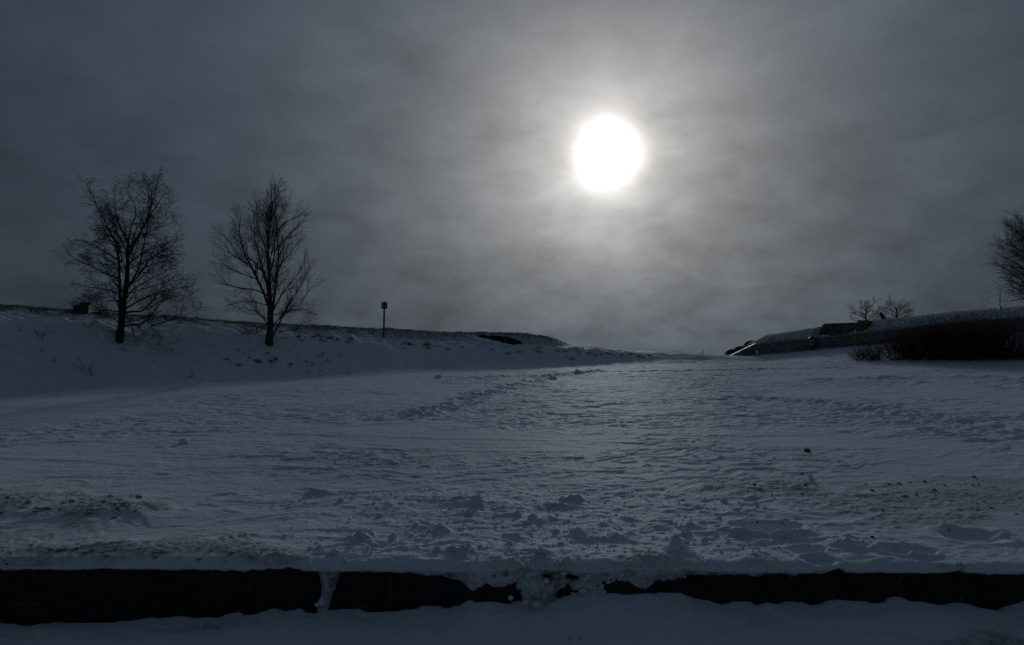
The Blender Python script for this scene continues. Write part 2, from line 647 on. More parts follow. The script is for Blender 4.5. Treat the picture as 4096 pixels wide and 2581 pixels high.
def dirt_map(x, y):
    d = np.zeros_like(x)

    def area(pts, rad, amt):
        nonlocal d
        dd, _ = seg_dist(x, y, [fa(*p) for p in pts])
        n = fbm(x * 1.6, y * 1.6, 91, 4)
        d = np.maximum(d, 0.72 * amt * sstep(rad, rad * 0.3, dd + n * rad * 0.7))

    near = (y < 24)
    if near.any():
        area([(-250, 1195), (60, 1190), (150, 1185), (300, 1205)], 0.85, 0.85)
        area([(-100, 1160), (110, 1167)], 0.5, 0.55)
        area([(60, 1305), (300, 1300), (450, 1285), (650, 1312)], 0.5, 0.8)
        area([(0, 1270), (220, 1285)], 0.5, 0.4)
        area([(1720, 1140), (1850, 1138)], 0.8, 0.6)
        area([(2060, 1185), (2170, 1172), (2360, 1170)], 1.0, 0.6)
        area([(2100, 1215), (2270, 1210)], 0.6, 0.55)
        area([(2180, 1140), (2407, 1135)], 0.7, 0.4)
        area([(700, 1120), (950, 1108)], 0.8, 0.18)
        area([(640, 1085), (1000, 1075)], 1.4, 0.16)
        area([(1850, 1075), (2050, 1080)], 1.5, 0.10)
    return d


def snow_relief(x, y, a, z):
    """Height of the wind-worked surface over the smooth ground, and its dirt."""
    yl = ip(a, LIP_A, LIP_D)
    yf = ip(a, FOOT_A, FOOT_D)
    on_bank = sstep(yf - 0.8, yf + 1.5, y)
    wx = x + 0.35 * perlin(x * 0.9, y * 0.9, 3)
    wy = y + 0.35 * perlin(x * 0.9 + 5, y * 0.9, 4)
    ca, sa = math.cos(0.20), math.sin(0.20)
    u = wx * ca + wy * sa
    v = -wx * sa + wy * ca
    near_w = sstep(-6.0, -1.5, wall_dist(x, y)) * (x > 15)
    patch = sstep(-0.30, 0.55, fbm(x * 0.16, y * 0.22, 21, 3) + 0.30 * np.exp(-((a - 0.12) / 0.35) ** 2) + 0.1)
    # the calm skirt close to the embankment's foot
    calm = 1 - 0.75 * sstep(5.5, 1.0, yf - y) * sstep(0.12, -0.15, a)
    rough = (0.18 + 0.52 * patch) * calm * (1 - 0.35 * sstep(14.5, 11.0, y))
    n1 = fbm(u * 0.45, v * 1.0, 31, 4, 0.45)
    n2 = fbm(u * 1.55, v * 3.0, 41, 4, 0.5)
    n3 = fbm(u * 3.4, v * 7.0, 51, 3, 0.5)
    h = 0.026 * n1 * rough
    # eroded steps (sastrugi): flat shelves with small scarps
    h = h + rough * (0.030 * sstep(0.14, 0.24, n2) + 0.020 * sstep(0.26, 0.34, n1) - 0.020 * sstep(-0.26, -0.36, n2))
    rid = 1 - np.abs(fbm(u * 1.25 + 40, v * 2.4, 61, 3, 0.45)) * 3.4
    h = h + 0.027 * rough * np.clip(rid, 0, 1) ** 2 * sstep(-0.1, 0.4, fbm(x * 0.3, y * 0.4, 62, 2))
    h = h + 0.0035 * n3 * (0.3 + 0.7 * rough)
    h = h * (1 - 0.72 * on_bank) * (1 - 0.6 * near_w)
    # long drift lines
    lines = fbm(x * 0.10, y * 0.9 + 0.12 * x, 71, 3)
    h = h + 0.012 * sstep(0.25, 0.36, lines) * (1 - on_bank)
    # broad undulation of the bank and its scoured lip
    h = h + on_bank * (0.10 * fbm(x * 0.25, y * 0.3, 81, 3) + 0.035 * fbm(x * 1.1, y * 1.1, 82, 3))
    lip = np.exp(-((y - yl) / 0.55) ** 2) * sstep(0.30, 0.18, a)
    h = h + 0.10 * lip * fbm(x * 1.5, y * 1.5, 83, 3)
    # trails
    for line, wdt, dep in ((TRAIL, 0.5, 0.035), (TRAIL2, 0.5, 0.03), (LINE_A, 0.28, 0.07), (LINE_B, 0.5, 0.06)):
        d, p = seg_dist(x, y, line)
        k = sstep(wdt, wdt * 0.35, d + 0.25 * fbm(x * 1.3, y * 1.3, 84, 2))
        rim = np.exp(-((d - wdt * 1.05) / (0.35 * wdt)) ** 2)
        chop = fbm(x * 2.6, y * 2.6, 85, 3)
        h = h - dep * k * (0.55 + 1.1 * chop) + dep * 0.7 * rim * np.clip(0.3 + 1.6 * chop, 0, 2)
    for line, wd_, np_, sd in ((TRAIL, 0.34, 64, 5), (TRAIL2, 0.28, 26, 6)):
        rt = random.Random(sd)
        for _ in range(np_):
            i = rt.randrange(len(line) - 1)
            t = rt.random()
            cx = line[i][0] * (1 - t) + line[i + 1][0] * t + rt.gauss(0, wd_)
            cy = line[i][1] * (1 - t) + line[i + 1][1] * t + rt.gauss(0, wd_)
            w = rt.uniform(0.16, 0.30)
            dp = rt.uniform(0.02, 0.065)
            m = (np.abs(x - cx) < w * 3) & (np.abs(y - cy) < w * 3)
            if not m.any():
                continue
            rr = np.hypot((x[m] - cx) / w, (y[m] - cy) / (w * 1.2)) * (1 + 0.5 * fbm(x[m] * 4, y[m] * 4, 104, 2))
            h[m] = h[m] - dp * sstep(0.85, 0.45, rr) + 0.55 * dp * np.exp(-((rr - 1.0) / 0.28) ** 2)
    d, p = seg_dist(x, y, RIDGE)
    h = h + 0.11 * np.exp(-(d / 0.5) ** 2) * (0.75 + 0.8 * fbm(x * 0.9, y * 0.9, 86, 3))
    # churned band next to the wall
    dirt = dirt_map(x, y)
    churn = sstep(13.8, 10.2, y + 1.2 * fbm(x * 0.5, y * 0.5, 95, 2)) * sstep(-3.2, -1.2, x) * sstep(7.5, 4.0, x)
    lump = fbm(x * 2.1, y * 2.1, 96, 4, 0.55)
    h = h + churn * (0.015 * lump + 0.016 * np.clip(1 - 3.2 * np.abs(fbm(x * 1.4, y * 1.6, 97, 3)), 0, 1) ** 2)
    crumb = fbm(x * 7.0, y * 7.0, 98, 3, 0.6)
    h = h + dirt * (0.05 * np.abs(crumb) + 0.07 * np.clip(fbm(x * 1.2, y * 1.2, 99, 3) + 0.3, 0, 1))
    for (cx, cy), w, hh, dd in HEAPS:
        m = (np.abs(x - cx) < w * 2.2) & (np.abs(y - cy) < w * 2.2)
        if not m.any():
            continue
        xx, yy = x[m], y[m]
        ang = 0.25 * fbm(xx * 4, yy * 4, 101, 2) * w
        b = np.exp(-(((xx - cx + ang) / (w * 0.46)) ** 2 + ((yy - cy + ang) / (w * 0.5)) ** 2))
        nn = 1 + 1.0 * fbm(xx * 6.5, yy * 6.5, 102, 4, 0.62)
        h[m] = h[m] + 0.44 * hh * np.clip(b ** 1.15 * nn, 0, 2)
        dirt[m] = np.maximum(dirt[m], dd * b)
    for X, Y in ((281, 800), (632, 808)):
        cx, cy = fa(X, Y)
        rr = np.hypot(x - cx, y - cy)
        h = h - 0.14 * np.exp(-(rr / 0.42) ** 2) + 0.07 * np.exp(-((rr - 0.85) / 0.3) ** 2)
    # left dirty bank piled up at the picture's left side
    cx, cy = fa(60, 1205)
    h = h + 0.16 * blob(x, y, cx - 0.8, cy, 2.0, 0.8) + 0.06 * blob(x, y, cx + 1.2, cy - 0.15, 0.9, 0.4)
    cx, cy = fa(380, 1300)
    h = h + 0.07 * blob(x, y, cx, cy, 1.6, 0.35)
    # pits trodden at the right, near the wall
    for X, Y, w, dp in ((1800, 1248, .55, .13), (2110, 1300, .26, .10), (2160, 1300, .24, .10), (1900, 1300, .28, .07), (2280, 1262, .5, .06), (1930, 1320, .25, .07),
                        (2180, 1010, .3, .09), (2225, 1020, .3, .09), (2130, 995, .3, .09), (2300, 1035, .3, .08), (1990, 965, .4, .1)):
        cx, cy = fa(X, Y)
        m = (np.abs(x - cx) < w * 3) & (np.abs(y - cy) < w * 3)
        if not m.any():
            continue
        rr = np.hypot((x[m] - cx) / w, (y[m] - cy) / (w * 0.7)) * (1 + 0.2 * fbm(x[m] * 3, y[m] * 3, 103, 2))
        h[m] = h[m] - dp * sstep(0.75, 0.5, rr) + 0.35 * dp * np.exp(-((rr - 0.95) / 0.2) ** 2)
    return h, np.clip(dirt, 0, 1)


# front curtain of snow that hangs over the stone wall
SLUMP_X0, SLUMP_X1 = float(azi(1160 * F2, 580)) * WALL_Y, float(azi(1500 * F2, 580)) * WALL_Y
DRIP_X = float(azi(770 * F2, 585)) * WALL_Y


def curtain_t(x, dz):
    """Thickness of the snow in front of the wall face, dz below the wall top."""
    drop = 0.052 + 0.022 * fbm(x * 0.8, x * 0 + 3, 111, 3) + 0.034 * fbm(x * 4.5, x * 0 + 8, 112, 3)
    bulge = np.exp(-((x - SLUMP_X0 * 0.0 - 0.9) / 2.4) ** 2)
    drop = drop + 0.03 * bulge
    rag = 1 + 0.9 * fbm(x * 3.1, x * 0 + 2, 113, 3)
    drop = drop + 0.16 * rag * np.exp(-((x - SLUMP_X0) / 0.42) ** 2) + 0.13 * rag * np.exp(-((x - SLUMP_X1 - 0.15) / 0.5) ** 2)
    drop = np.maximum(drop, 0.028)
    t = 0.085 * np.sqrt(np.clip(1 - dz / drop, 0, 1)) - 0.16 * sstep(0.0, 0.012, dz - drop)
    # the fallen heap in the middle
    s = sstep(SLUMP_X0 - 0.1, SLUMP_X0 + 0.45, x) * sstep(SLUMP_X1 + 0.25, SLUMP_X1 - 0.3, x)
    holes = fbm(x * 1.9, dz * 3.6, 121, 3, 0.5)
    reach = 0.06 + 0.62 * s
    sl = 0.13 * s * (0.50 + 1.25 * holes) * sstep(reach, reach - 0.16, dz + 0.10 * fbm(x * 3, dz * 3, 122, 3)) + 0.03 * s * fbm(x * 9, dz * 9, 123, 3)
    t = np.maximum(t, sl - 0.045 - 0.10 * (1 - s))
    # the frozen run of snow left of the middle
    c = DRIP_X + 0.03 * np.sin(dz * 9) - 0.05 * dz
    wdt = 0.125 - 0.06 * sstep(0.05, 0.33, dz) + 0.012 * fbm(dz * 9, dz * 0, 124, 2)
    run = 0.07 * np.sqrt(np.clip(1 - ((x - c) / wdt) ** 2, 0, 1)) * sstep(0.47, 0.40, dz) * (1 + 0.4 * fbm(x * 14, dz * 14, 125, 3))
    t = np.maximum(t, np.where(np.abs(x - c) < wdt, run, -1))
    t = t + np.where(t > 0, 0.010 * fbm(x * 11, dz * 11, 126, 3, 0.6), 0)
    return np.where(t < -0.004, -0.16, t)


# ---- the ground mesh: curtain rows, then rows running away up the field
NC = 1000
y_near = 7.93
n_rows = 820
ys_near = y_near * np.exp(np.linspace(0, math.log(64.0 / y_near), n_rows))
ys_far = np.array([66, 70, 78, 95, 130, 200, 320.0])
ys_all = np.concatenate([ys_near, ys_far])
_o = np.linspace(0.86, 2.3, 61)[1:]
av = np.concatenate([-_o[::-1], np.linspace(-0.86, 0.86, NC - 120), _o])
AA, YY = np.meshgrid(av, ys_all)
XX = AA * YY
Z = smooth_ground(AA, YY)
Hrel, DIRT = snow_relief(XX, YY, AA, Z)
Z = Z + Hrel * (0.55 + 0.45 * sstep(7.95, 8.6, YY))
front = sstep(8.35, 7.93, YY)
roll = 1 - np.clip((YY - 7.93) / 0.16, 0, 1)
Z = Z - 0.05 * roll ** 2.2
# snow and half-bare turf above the lip
yl = ip(AA, LIP_A, LIP_D)
yS = ip(AA, SKY_A, SKY_D)
GRASS = sstep(-0.25, 0.45, (YY - yl)) * sstep(0.20, 0.10, AA) * (0.42 + 0.42 * sstep(0, 1, (YY - yl) / (yS - yl)))
GRASS = np.maximum(GRASS, 0.95 * np.exp(-((YY - yS) / 0.5) ** 2) * sstep(0.12, 0.05, AA))
band = np.exp(-((YY - yl + 0.35) / 0.4) ** 2) * sstep(-0.25, -0.10, AA) * sstep(0.26, 0.14, AA) * sstep(0.0, 0.5, fbm(XX * 0.9, YY * 0.9, 131, 3))
GRASS = np.maximum(GRASS, 0.9 * band)
Z = Z + GRASS * 0.03 * fbm(XX * 3, YY * 3, 132, 2)

nd = 64
xs0 = av * y_near
z_top0 = Z[0]
dzs = np.linspace(0.80, 0.012, nd)
XD = np.repeat(xs0[None], nd, 0)
DZ = np.repeat(dzs[:, None], NC, 1)
TD = curtain_t(XD, DZ)
YD = WALL_Y - TD
ZD = z_top0[None] - DZ
# the curtain's upper edge flows into the first field row
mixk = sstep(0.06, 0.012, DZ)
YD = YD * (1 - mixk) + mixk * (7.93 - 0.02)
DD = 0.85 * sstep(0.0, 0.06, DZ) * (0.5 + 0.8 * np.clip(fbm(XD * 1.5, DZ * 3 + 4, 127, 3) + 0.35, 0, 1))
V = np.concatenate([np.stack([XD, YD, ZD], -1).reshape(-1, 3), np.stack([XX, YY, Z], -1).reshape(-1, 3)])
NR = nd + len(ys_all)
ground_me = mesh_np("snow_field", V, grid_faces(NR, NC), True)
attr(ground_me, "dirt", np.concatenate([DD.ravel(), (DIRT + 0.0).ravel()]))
attr(ground_me, "grass", np.concatenate([np.zeros(DD.size), GRASS.ravel()]))
ground = link("ground", ground_me, M_snow)
tag(ground, kind="structure")

Vg = np.stack([XX, YY, Z], -1)


def ground_z(x, y):
    """Height of the built surface at x, y (bilinear on the direction grid)."""
    a = x / y
    ci = float(np.interp(a, av, np.arange(NC)))
    ri = np.interp(y, ys_all, np.arange(len(ys_all)))
    c0 = int(min(max(ci, 0), NC - 2))
    r0 = int(min(max(ri, 0), len(ys_all) - 2))
    fc, fr = ci - c0, ri - r0
    return float((Z[r0, c0] * (1 - fc) + Z[r0, c0 + 1] * fc) * (1 - fr) + (Z[r0 + 1, c0] * (1 - fc) + Z[r0 + 1, c0 + 1] * fc) * fr)


def on_ground(X, Y, sink=0.0):
    """Point on the built snow seen at picture position X, Y (2407-wide picture)."""
    a, s = float(azi(X * F2, Y * F2)), float(slope(Y * F2))
    ci = float(np.interp(a, av, np.arange(NC)))
    c0 = int(min(max(ci, 0), NC - 2))
    fc = ci - c0
    prof = Z[:, c0] * (1 - fc) + Z[:, c0 + 1] * fc - (s * ys_all + EYE)
    hit = np.nonzero(prof > 0)[0]
    k = hit[0] if len(hit) else int(np.argmax(prof[:n_rows]))
    y = ys_all[k]
    if k > 0 and len(hit) and prof[k - 1] < 0:
        t = prof[k - 1] / (prof[k - 1] - prof[k])
        y = ys_all[k - 1] + t * (ys_all[k] - ys_all[k - 1])
    return Vector((a * y, y, ground_z(a * y, y) - sink))


# wide sheet of snowy ground that carries the rest out to the horizon
sheet = MB()
sheet.add([(-1500, -1500, -0.35), (1500, -1500, -0.35), (1500, 1500, -0.35), (-1500, 1500, -0.35)], [(0, 1, 2, 3)])
so = sheet.build("terrain", M_snow_plain)
tag(so, kind="structure")

# ---- lower ground in front of the wall
CON_X = np.array([-300, 0, 60, 130, 220, 300, 360, 420, 490, 560, 620, 690, 706, 722, 800, 900, 1000, 1080, 1100, 1150, 1200, 1260, 1330, 1400, 1500, 1600, 1635, 1700, 1780, 1800, 1850, 1905, 1980, 2050, 2105, 2170, 2230, 2280, 2340, 2376, 2407, 2700])
CON_Y = np.array([1470, 1457, 1468, 1464, 1458, 1459, 1452, 1450, 1449, 1442, 1436, 1426, 1424, 1436, 1434, 1431, 1426, 1425, 1410, 1405, 1414, 1418, 1398, 1390, 1386, 1391, 1408, 1413, 1416, 1409, 1415, 1419, 1410, 1412, 1404, 1408, 1418, 1420, 1428, 1426, 1410, 1400])
con_x = azi(CON_X * F2, 610) * WALL_Y
con_z = slope(CON_Y * F2) * WALL_Y + EYE
_o = np.linspace(8.2, 19.0, 61)[1:]
lx = np.concatenate([-_o[::-1], np.linspace(-8.2, 8.2, 840), _o])
ly = np.concatenate([np.linspace(8.06, 6.4, 130), np.linspace(6.35, 4.5, 26), np.linspace(4.2, -40, 30)])
LX, LY = np.meshgrid(lx, ly)
zc = np.interp(lx, con_x, con_z) + 0.010 * fbm(lx * 5, lx * 0, 141, 3) + 0.006 * fbm(lx * 16, lx * 0, 142, 2)
kern = np.exp(-np.linspace(-2, 2, 41) ** 2)
zs_ = np.convolve(np.pad(zc, 20, mode='edge'), kern / kern.sum(), 'valid')
dep = np.clip(8.02 - LY, 0, 60)
w1 = np.exp(-(dep / 0.22) ** 1.3)
base_z = 0.055 - 0.05 * np.clip(dep, 0, 1.4) + 0.03 * fbm(LX * 0.7, LY * 0.9, 143, 3)
LZ = zs_[None] * np.exp(-dep / 0.75) + base_z * (1 - np.exp(-dep / 0.75)) + (zc - zs_)[None] * w1
LZ = LZ + sstep(0.05, 0.3, dep) * (0.035 * fbm(LX * 1.2 + LY, LY * 2.0, 144, 4) + 0.012 * sstep(0.1, 0.2, fbm(LX * 2.2, LY * 3, 145, 3)))
LZ = LZ - 0.05 * np.exp(-(dep / 0.035) ** 2) * sstep(-0.1, 0.3, fbm(lx * 1.8, lx * 0, 146, 2))[None] - 0.4 * np.where(LY < -2, 0.0, 0.0)
low_me = mesh_np("lower_ground", np.stack([LX, LY, LZ], -1).reshape(-1, 3), grid_faces(len(ly), len(lx))[:, ::-1], True)
ldirt = 0.75 * sstep(0.1, 0.5, blob(LX, LY, 5.6, 7.15, 1.3, 0.32) + 0.25 * fbm(LX * 2, LY * 3, 147, 3)) * (LX > 3) + 0.6 * blob(LX, LY, -3.4, 7.75, 0.35, 0.08)
attr(low_me, "dirt", np.clip(ldirt, 0, 1))
attr(low_me, "grass", np.zeros(LX.size))
tag(link("lower_ground", low_me, M_snow), kind="structure")

# ------------------------------------------------------------------ low stone wall in front
wall = empty("stone_wall", (0, WALL_Y, 0))
tag(wall, "low black stone retaining wall under the snow edge across the foreground", "wall")
core_m = MB()
zt = [(-18, float(wall_top(-18)) - 0.10), (18, float(wall_top(18)) - 0.10)]
core_m.hexa([(-18, 0.035, -0.3), (18, 0.035, -0.3), (18, 0.5, -0.3), (-18, 0.5, -0.3), (-18, 0.035, zt[0][1]), (18, 0.035, zt[1][1]), (18, 0.5, zt[1][1]), (-18, 0.5, zt[0][1])])
core_m.build("mortar_core", M_mortar, wall)


def stone_block(x0, x1, z0, z1, y0, y1, jit, seed):
    """A rough quarried block: bevelled box whose face bulges unevenly."""
    r = random.Random(seed)
    nx, nz = 5, 4
    V, Fc = [], []
    for i in range(nz):
        for j in range(nx):
            fx, fz = j / (nx - 1), i / (nz - 1)
            ex = min(fx, 1 - fx) * (x1 - x0)
            ez = min(fz, 1 - fz) * (z1 - z0)
            e = min(ex, ez)
            dy = 0.028 * (1 if e < 1e-6 else 0) - (jit * r.random() if e > 1e-6 else 0)
            V.append((x0 + fx * (x1 - x0) + (r.uniform(-.008, .008)), y0 + dy, z0 + fz * (z1 - z0) + r.uniform(-.006, .006)))
    for i in range(nz - 1):
        for j in range(nx - 1):
            k = i * nx + j
            Fc.append((k, k + 1, k + nx + 1, k + nx))
    o = len(V)
    V += [(x0, y1, z0), (x1, y1, z0), (x1, y1, z1), (x0, y1, z1)]
    bl, br, tr, tl = 0, nx - 1, nz * nx - 1, (nz - 1) * nx
    Fc += [(o, bl, tl, o + 3), (br, o + 1, o + 2, tr)]
    Fc += [(o + 3, tl, tr, o + 2), (bl, o, o + 1, br)]
    return V, Fc


rs = random.Random(3)
z_mid_off = 0.42
top_joints = sorted([float(azi(c / 4.0, 585)) * WALL_Y for c in (-900, -520, -230, 70, 330, 685, 1010, 1285, 1560, 1800, 2080, 2330, 2610, 2790, 3028, 3160, 3345, 3600, 3860, 4150, 4500, 4800)])
low_joints = sorted([float(azi(c / 4.0, 610)) * WALL_Y for c in (-850, -480, -150, 20, 240, 410, 700, 880, 1150, 1420, 1700, 1980, 2200, 2480, 2760, 3000, 3300, 3560, 3900, 4200, 4600)])
for _j in (top_joints, low_joints):
    while _j[-1] < 17.2:
        _j.append(_j[-1] + rs.uniform(0.5, 0.95))
    while _j[0] > -17.2:
        _j.insert(0, _j[0] - rs.uniform(0.5, 0.95))
for joints, course in ((top_joints, 0), (low_joints, 1)):
    for i in range(len(joints) - 1):
        x0, x1 = joints[i] + 0.009, joints[i + 1] - 0.009
        xm = 0.5 * (x0 + x1)
        zt_ = float(wall_top(xm)) - 0.045
        if course == 0:
            z0, z1 = zt_ - z_mid_off + 0.008, zt_
        else:
            z0, z1 = -0.15, zt_ - z_mid_off - 0.010
        Vb, Fb = stone_block(x0 - xm, x1 - xm, z0, z1, rs.uniform(-0.006, 0.008), 0.3, 0.018, i * 7 + course * 100)
        mb = MB().add(Vb, Fb)
        mb.build("stone_block", M_darkstone, wall, (xm, 0, 0))

# ------------------------------------------------------------------ lumps, grit
def lump_mesh(name, seed, mat, tall=1.0, sub=3):
    import bmesh
    bm = bmesh.new()
    bmesh.ops.create_icosphere(bm, subdivisions=sub, radius=1.0)
    from mathutils import noise as mn
    for v in bm.verts:
        p = v.co.copy()
        n = mn.fractal(p * 1.3 + Vector((seed * 3.1, seed, 0)), 0.9, 2.0, 4)
        c = mn.cell(p * 1.8 + Vector((seed, 0, seed)))
        v.co = p * (1.0 + 0.38 * n + 0.10 * c)
        v.co.z *= tall
    me = bpy.data.meshes.new(name)
    bm.to_mesh(me)
    bm.free()
    me.materials.append(mat)
    me.polygons.foreach_set("use_smooth", np.full(len(me.polygons), True))
    return me


L_snow = [lump_mesh("snow_chunk", i + 1, M_snow_plain) for i in range(5)]
L_dirty = [lump_mesh("dirty_chunk", i + 21, M_dirtysnow) for i in range(4)]
L_dark = [lump_mesh("dark_lump", i + 41, M_grit, 0.9, 2) for i in range(3)]


def put(name, me, X, Y, size, sz=None, rot=None, sink=0.35):
    p = on_ground(X, Y)
    s = size * p.y * F2 / F * 2.0          # size given in photo pixels (2407 wide) -> metres, half width
    o = link(name, me)
    sz = sz or (1, 1, 0.8)
    o.scale = (s * sz[0], s * sz[1], s * sz[2])
    o.location = p + Vector((0, 0, s * sz[2] * (1 - 2 * sink) * 0.6))
    o.rotation_euler = rot or (0, 0, random.uniform(0, 6))
    return o


# a few that stand out by themselves
rock = put("stone", L_dark[0], 1897, 1062, 3.2, (1.15, 1, 1.25), None, 0.2)
tag(rock, "dark snow-capped stone alone on the open snow at right", "stone")
cap_me = lump_mesh("snow_cap", 61, M_snow_plain, 0.5, 2)
cap = link("snow_cap", cap_me, None, rock)
cap.location = (0, 0.1, 0.62)
cap.scale = (0.8, 0.8, 0.7)
tag(put("ice_chunk", lump_mesh("ice_chunk", 71, M_snow_plain, 1.0), 1907, 1130, 3.4, (0.85, 0.7, 1.9), (0.1, -0.25, 0.3), 0.2),
    "upright pale chunk of hard snow standing at the edge of the gritty band", "snow chunk")
tag(put("stone", L_dark[1], 1893, 1141, 2.2, (1, 1, 0.9)), "small dark stone just below the upright pale snow chunk", "stone")
tag(put("snow_chunk", L_snow[0], 1125, 1176, 4.6, (0.9, 0.8, 1.2), None, 0.3), "rounded snow knob on a mound left of the middle foreground", "snow chunk")
tag(put("snow_chunk", L_snow[1], 1590, 1292, 4.4, (0.8, 0.7, 2.0), (0.1, 0.2, 0.4), 0.25), "tall pointed snow peak right above the wall gap in the middle", "snow chunk")
tag(put("snow_chunk", L_snow[2], 432, 1040 * 0 + 1773 / 4096 * 2407, 5.0, (1.2, 1, 0.9)), "lone snow lump far out on the left half of the field", "snow chunk")
tag(put("snow_chunk", L_snow[3], 1358, 877, 4.2, (1.2, 1, 0.9)), "largest snow clod at the far end of the trodden trail", "snow chunk")
tag(put("snow_chunk", L_snow[1], 1300, 1293 * 0 + 890, 3.6, (1.3, 1, 0.7)), "snow clod just below the largest clod at the trail's end", "snow chunk")
tag(put("snow_chunk", L_snow[0], 1030, 888, 3.4, (1.2, 1, 0.8)), "leftmost snow clod beside the far end of the trail", "snow chunk")

# lumps that look alike, by where they lie
near_spots = []
rr_ = random.Random(17)
for _ in range(44):
    near_spots.append((rr_.uniform(720, 1780), rr_.uniform(1165, 1330), rr_.uniform(1.6, 5.5)))
for X, Y, s in near_spots:
    o = put("snow_chunk", rr_.choice(L_snow), X, Y, s * (0.75 + 0.5 * (Y - 1165) / 165), (rr_.uniform(.8, 1.5), 1, rr_.uniform(.6, 1.1)))
    side_ = ("left of the collapsed snow, above the frozen run" if X < 1000 else "left of the collapsed snow" if X < 1180 else "above the collapsed snow" if X < 1500 else "right of the collapsed snow")
    dist_ = "near the wall's edge" if Y > 1265 else "farther from the wall's edge"
    tag(o, f"snow lump {side_}, {dist_}", "snow chunk", "snow lumps behind the middle of the wall")
for _ in range(28):
    X, Y = rr_.uniform(1700, 2400), rr_.gauss(1160, 26)
    o = put("dirty_chunk", rr_.choice(L_dirty), X, Y, rr_.uniform(1.0, 2.2), (rr_.uniform(.9, 1.5), 1, rr_.uniform(.6, .9)))
    tag(o, "dirty snow lump in the gritty band at right, " + ("below the lone dark stone" if X < 1980 else "in the band's middle" if X < 2200 else "towards the picture's edge"), "snow chunk", "dirty lumps in the gritty band")
for _ in range(40):
    X = rr_.uniform(0, 330)
    Y = 1190 + rr_.gauss(0, 14)
    if rr_.random() < 0.4:
        X, Y = rr_.uniform(60, 660), 1298 + rr_.gauss(0, 10)
    o = put("dirty_chunk", rr_.choice(L_dirty), X, Y, rr_.uniform(1.4, 4.0), (rr_.uniform(.9, 1.6), 1, rr_.uniform(.5, .8)))
    tag(o, "dirty snow lump on the brown " + ("heap at the picture's left edge" if Y < 1250 else "strip along the wall's left part"), "snow chunk", "dirty lumps on the plough heap")
for X, Y, s in ((2090, 1138, 3), (2140, 1135, 2.6), (2300, 1140, 2.6), (2270, 1136, 2), (1720, 1127, 2), (2050, 1262, 3.2), (2095, 1268, 2), (2230, 1247, 2.2), (1780, 1228, 2), (1840, 1230, 1.8), (2110, 1170, 2), (1740, 1195, 2), (2200, 1165, 2.2)):
    o = put("stone", rr_.choice(L_dark), X, Y, s * 0.55, (1.2, 1, .75))
    tag(o, "small dark stone poking out of the snow at right", "stone", "dark stones at right")
for X, Y, s in ((757, 1415, 5.5), (745, 1421, 3.2), (1263, 1420, 6), (1235, 1416, 4.5), (1200, 1405, 4)):
    px = float(azi(X * F2, Y * F2))
    y = 7.86
    o = link("snow_chunk", rr_.choice(L_snow))
    k = s * y * F2 / F * 1.5
    o.scale = (k * 1.1, k, k * 0.85)
    o.location = (px * y, y, float(slope(Y * F2)) * y + EYE)
    o.rotation_euler = (0, 0, rr_.uniform(0, 6))
    tag(o, "fallen snow clod lying against the foot of the wall", "snow chunk", "fallen clods at the wall foot")


for _ in range(60):
    X, Y = rr_.uniform(1110, 1640), rr_.gauss(1365, 16)
    _x = float(azi(X * F2, Y * F2)) * WALL_Y
    _t = float(curtain_t(np.array([_x]), np.array([wall_top(_x) - (float(slope(Y * F2)) * WALL_Y + EYE)]))[0])
    if _t < 0.02:
        continue
    y = WALL_Y - _t
    o = link("snow_clod", rr_.choice(L_snow + L_dirty[:1]))
    k = rr_.uniform(3, 7) * y * F2 / F
    o.scale = (k * 1.2, k * 0.7, k)
    o.location = (float(azi(X * F2, Y * F2)) * y, y, float(slope(Y * F2)) * y + EYE)
    o.rotation_euler = (rr_.uniform(0, 6), 0, rr_.uniform(0, 6))
    tag(o, "snow clod stuck in the collapsed snow over the middle of the wall", "snow chunk", "clods in the collapsed snow")


def scatter_lumps(name, pts, radii, mat, label, cat):
    """Crumbs too small and many to count: one object."""
    base = np.array([(1, 0, 0), (-1, 0, 0), (0, 1, 0), (0, -1, 0), (0, 0, 1), (0, 0, -1)], float)
    fc = np.array([(0, 2, 4), (2, 1, 4), (1, 3, 4), (3, 0, 4), (2, 0, 5), (1, 2, 5), (3, 1, 5), (0, 3, 5)])
    n = len(pts)
    jit = 1 + 0.5 * (rng.random((n, 6, 3)) - 0.5)
    th = rng.random(n) * 6.28
    B = base[None] * jit
    c, s = np.cos(th)[:, None], np.sin(th)[:, None]
    B = np.stack([B[..., 0] * c - B[..., 1] * s, B[..., 0] * s + B[..., 1] * c, B[..., 2] * 0.75], -1)
    V = np.asarray(pts)[:, None] + B * np.asarray(radii)[:, None, None]
    Fq = (fc[None] + (np.arange(n) * 6)[:, None, None]).reshape(-1, 3)
    o = link(name, mesh_np(name, V.reshape(-1, 3), Fq, False), mat)
    return tag(o, label, cat, kind="stuff")


def sample_line(line, n, spread):
    P = []
    for _ in range(n):
        i = rr_.randrange(len(line) - 1)
        t = rr_.random()
        x = line[i][0] * (1 - t) + line[i + 1][0] * t + rr_.gauss(0, spread)
        y = line[i][1] * (1 - t) + line[i + 1][1] * t + rr_.gauss(0, spread)
        P.append((x, y, ground_z(x, y)))
    return P


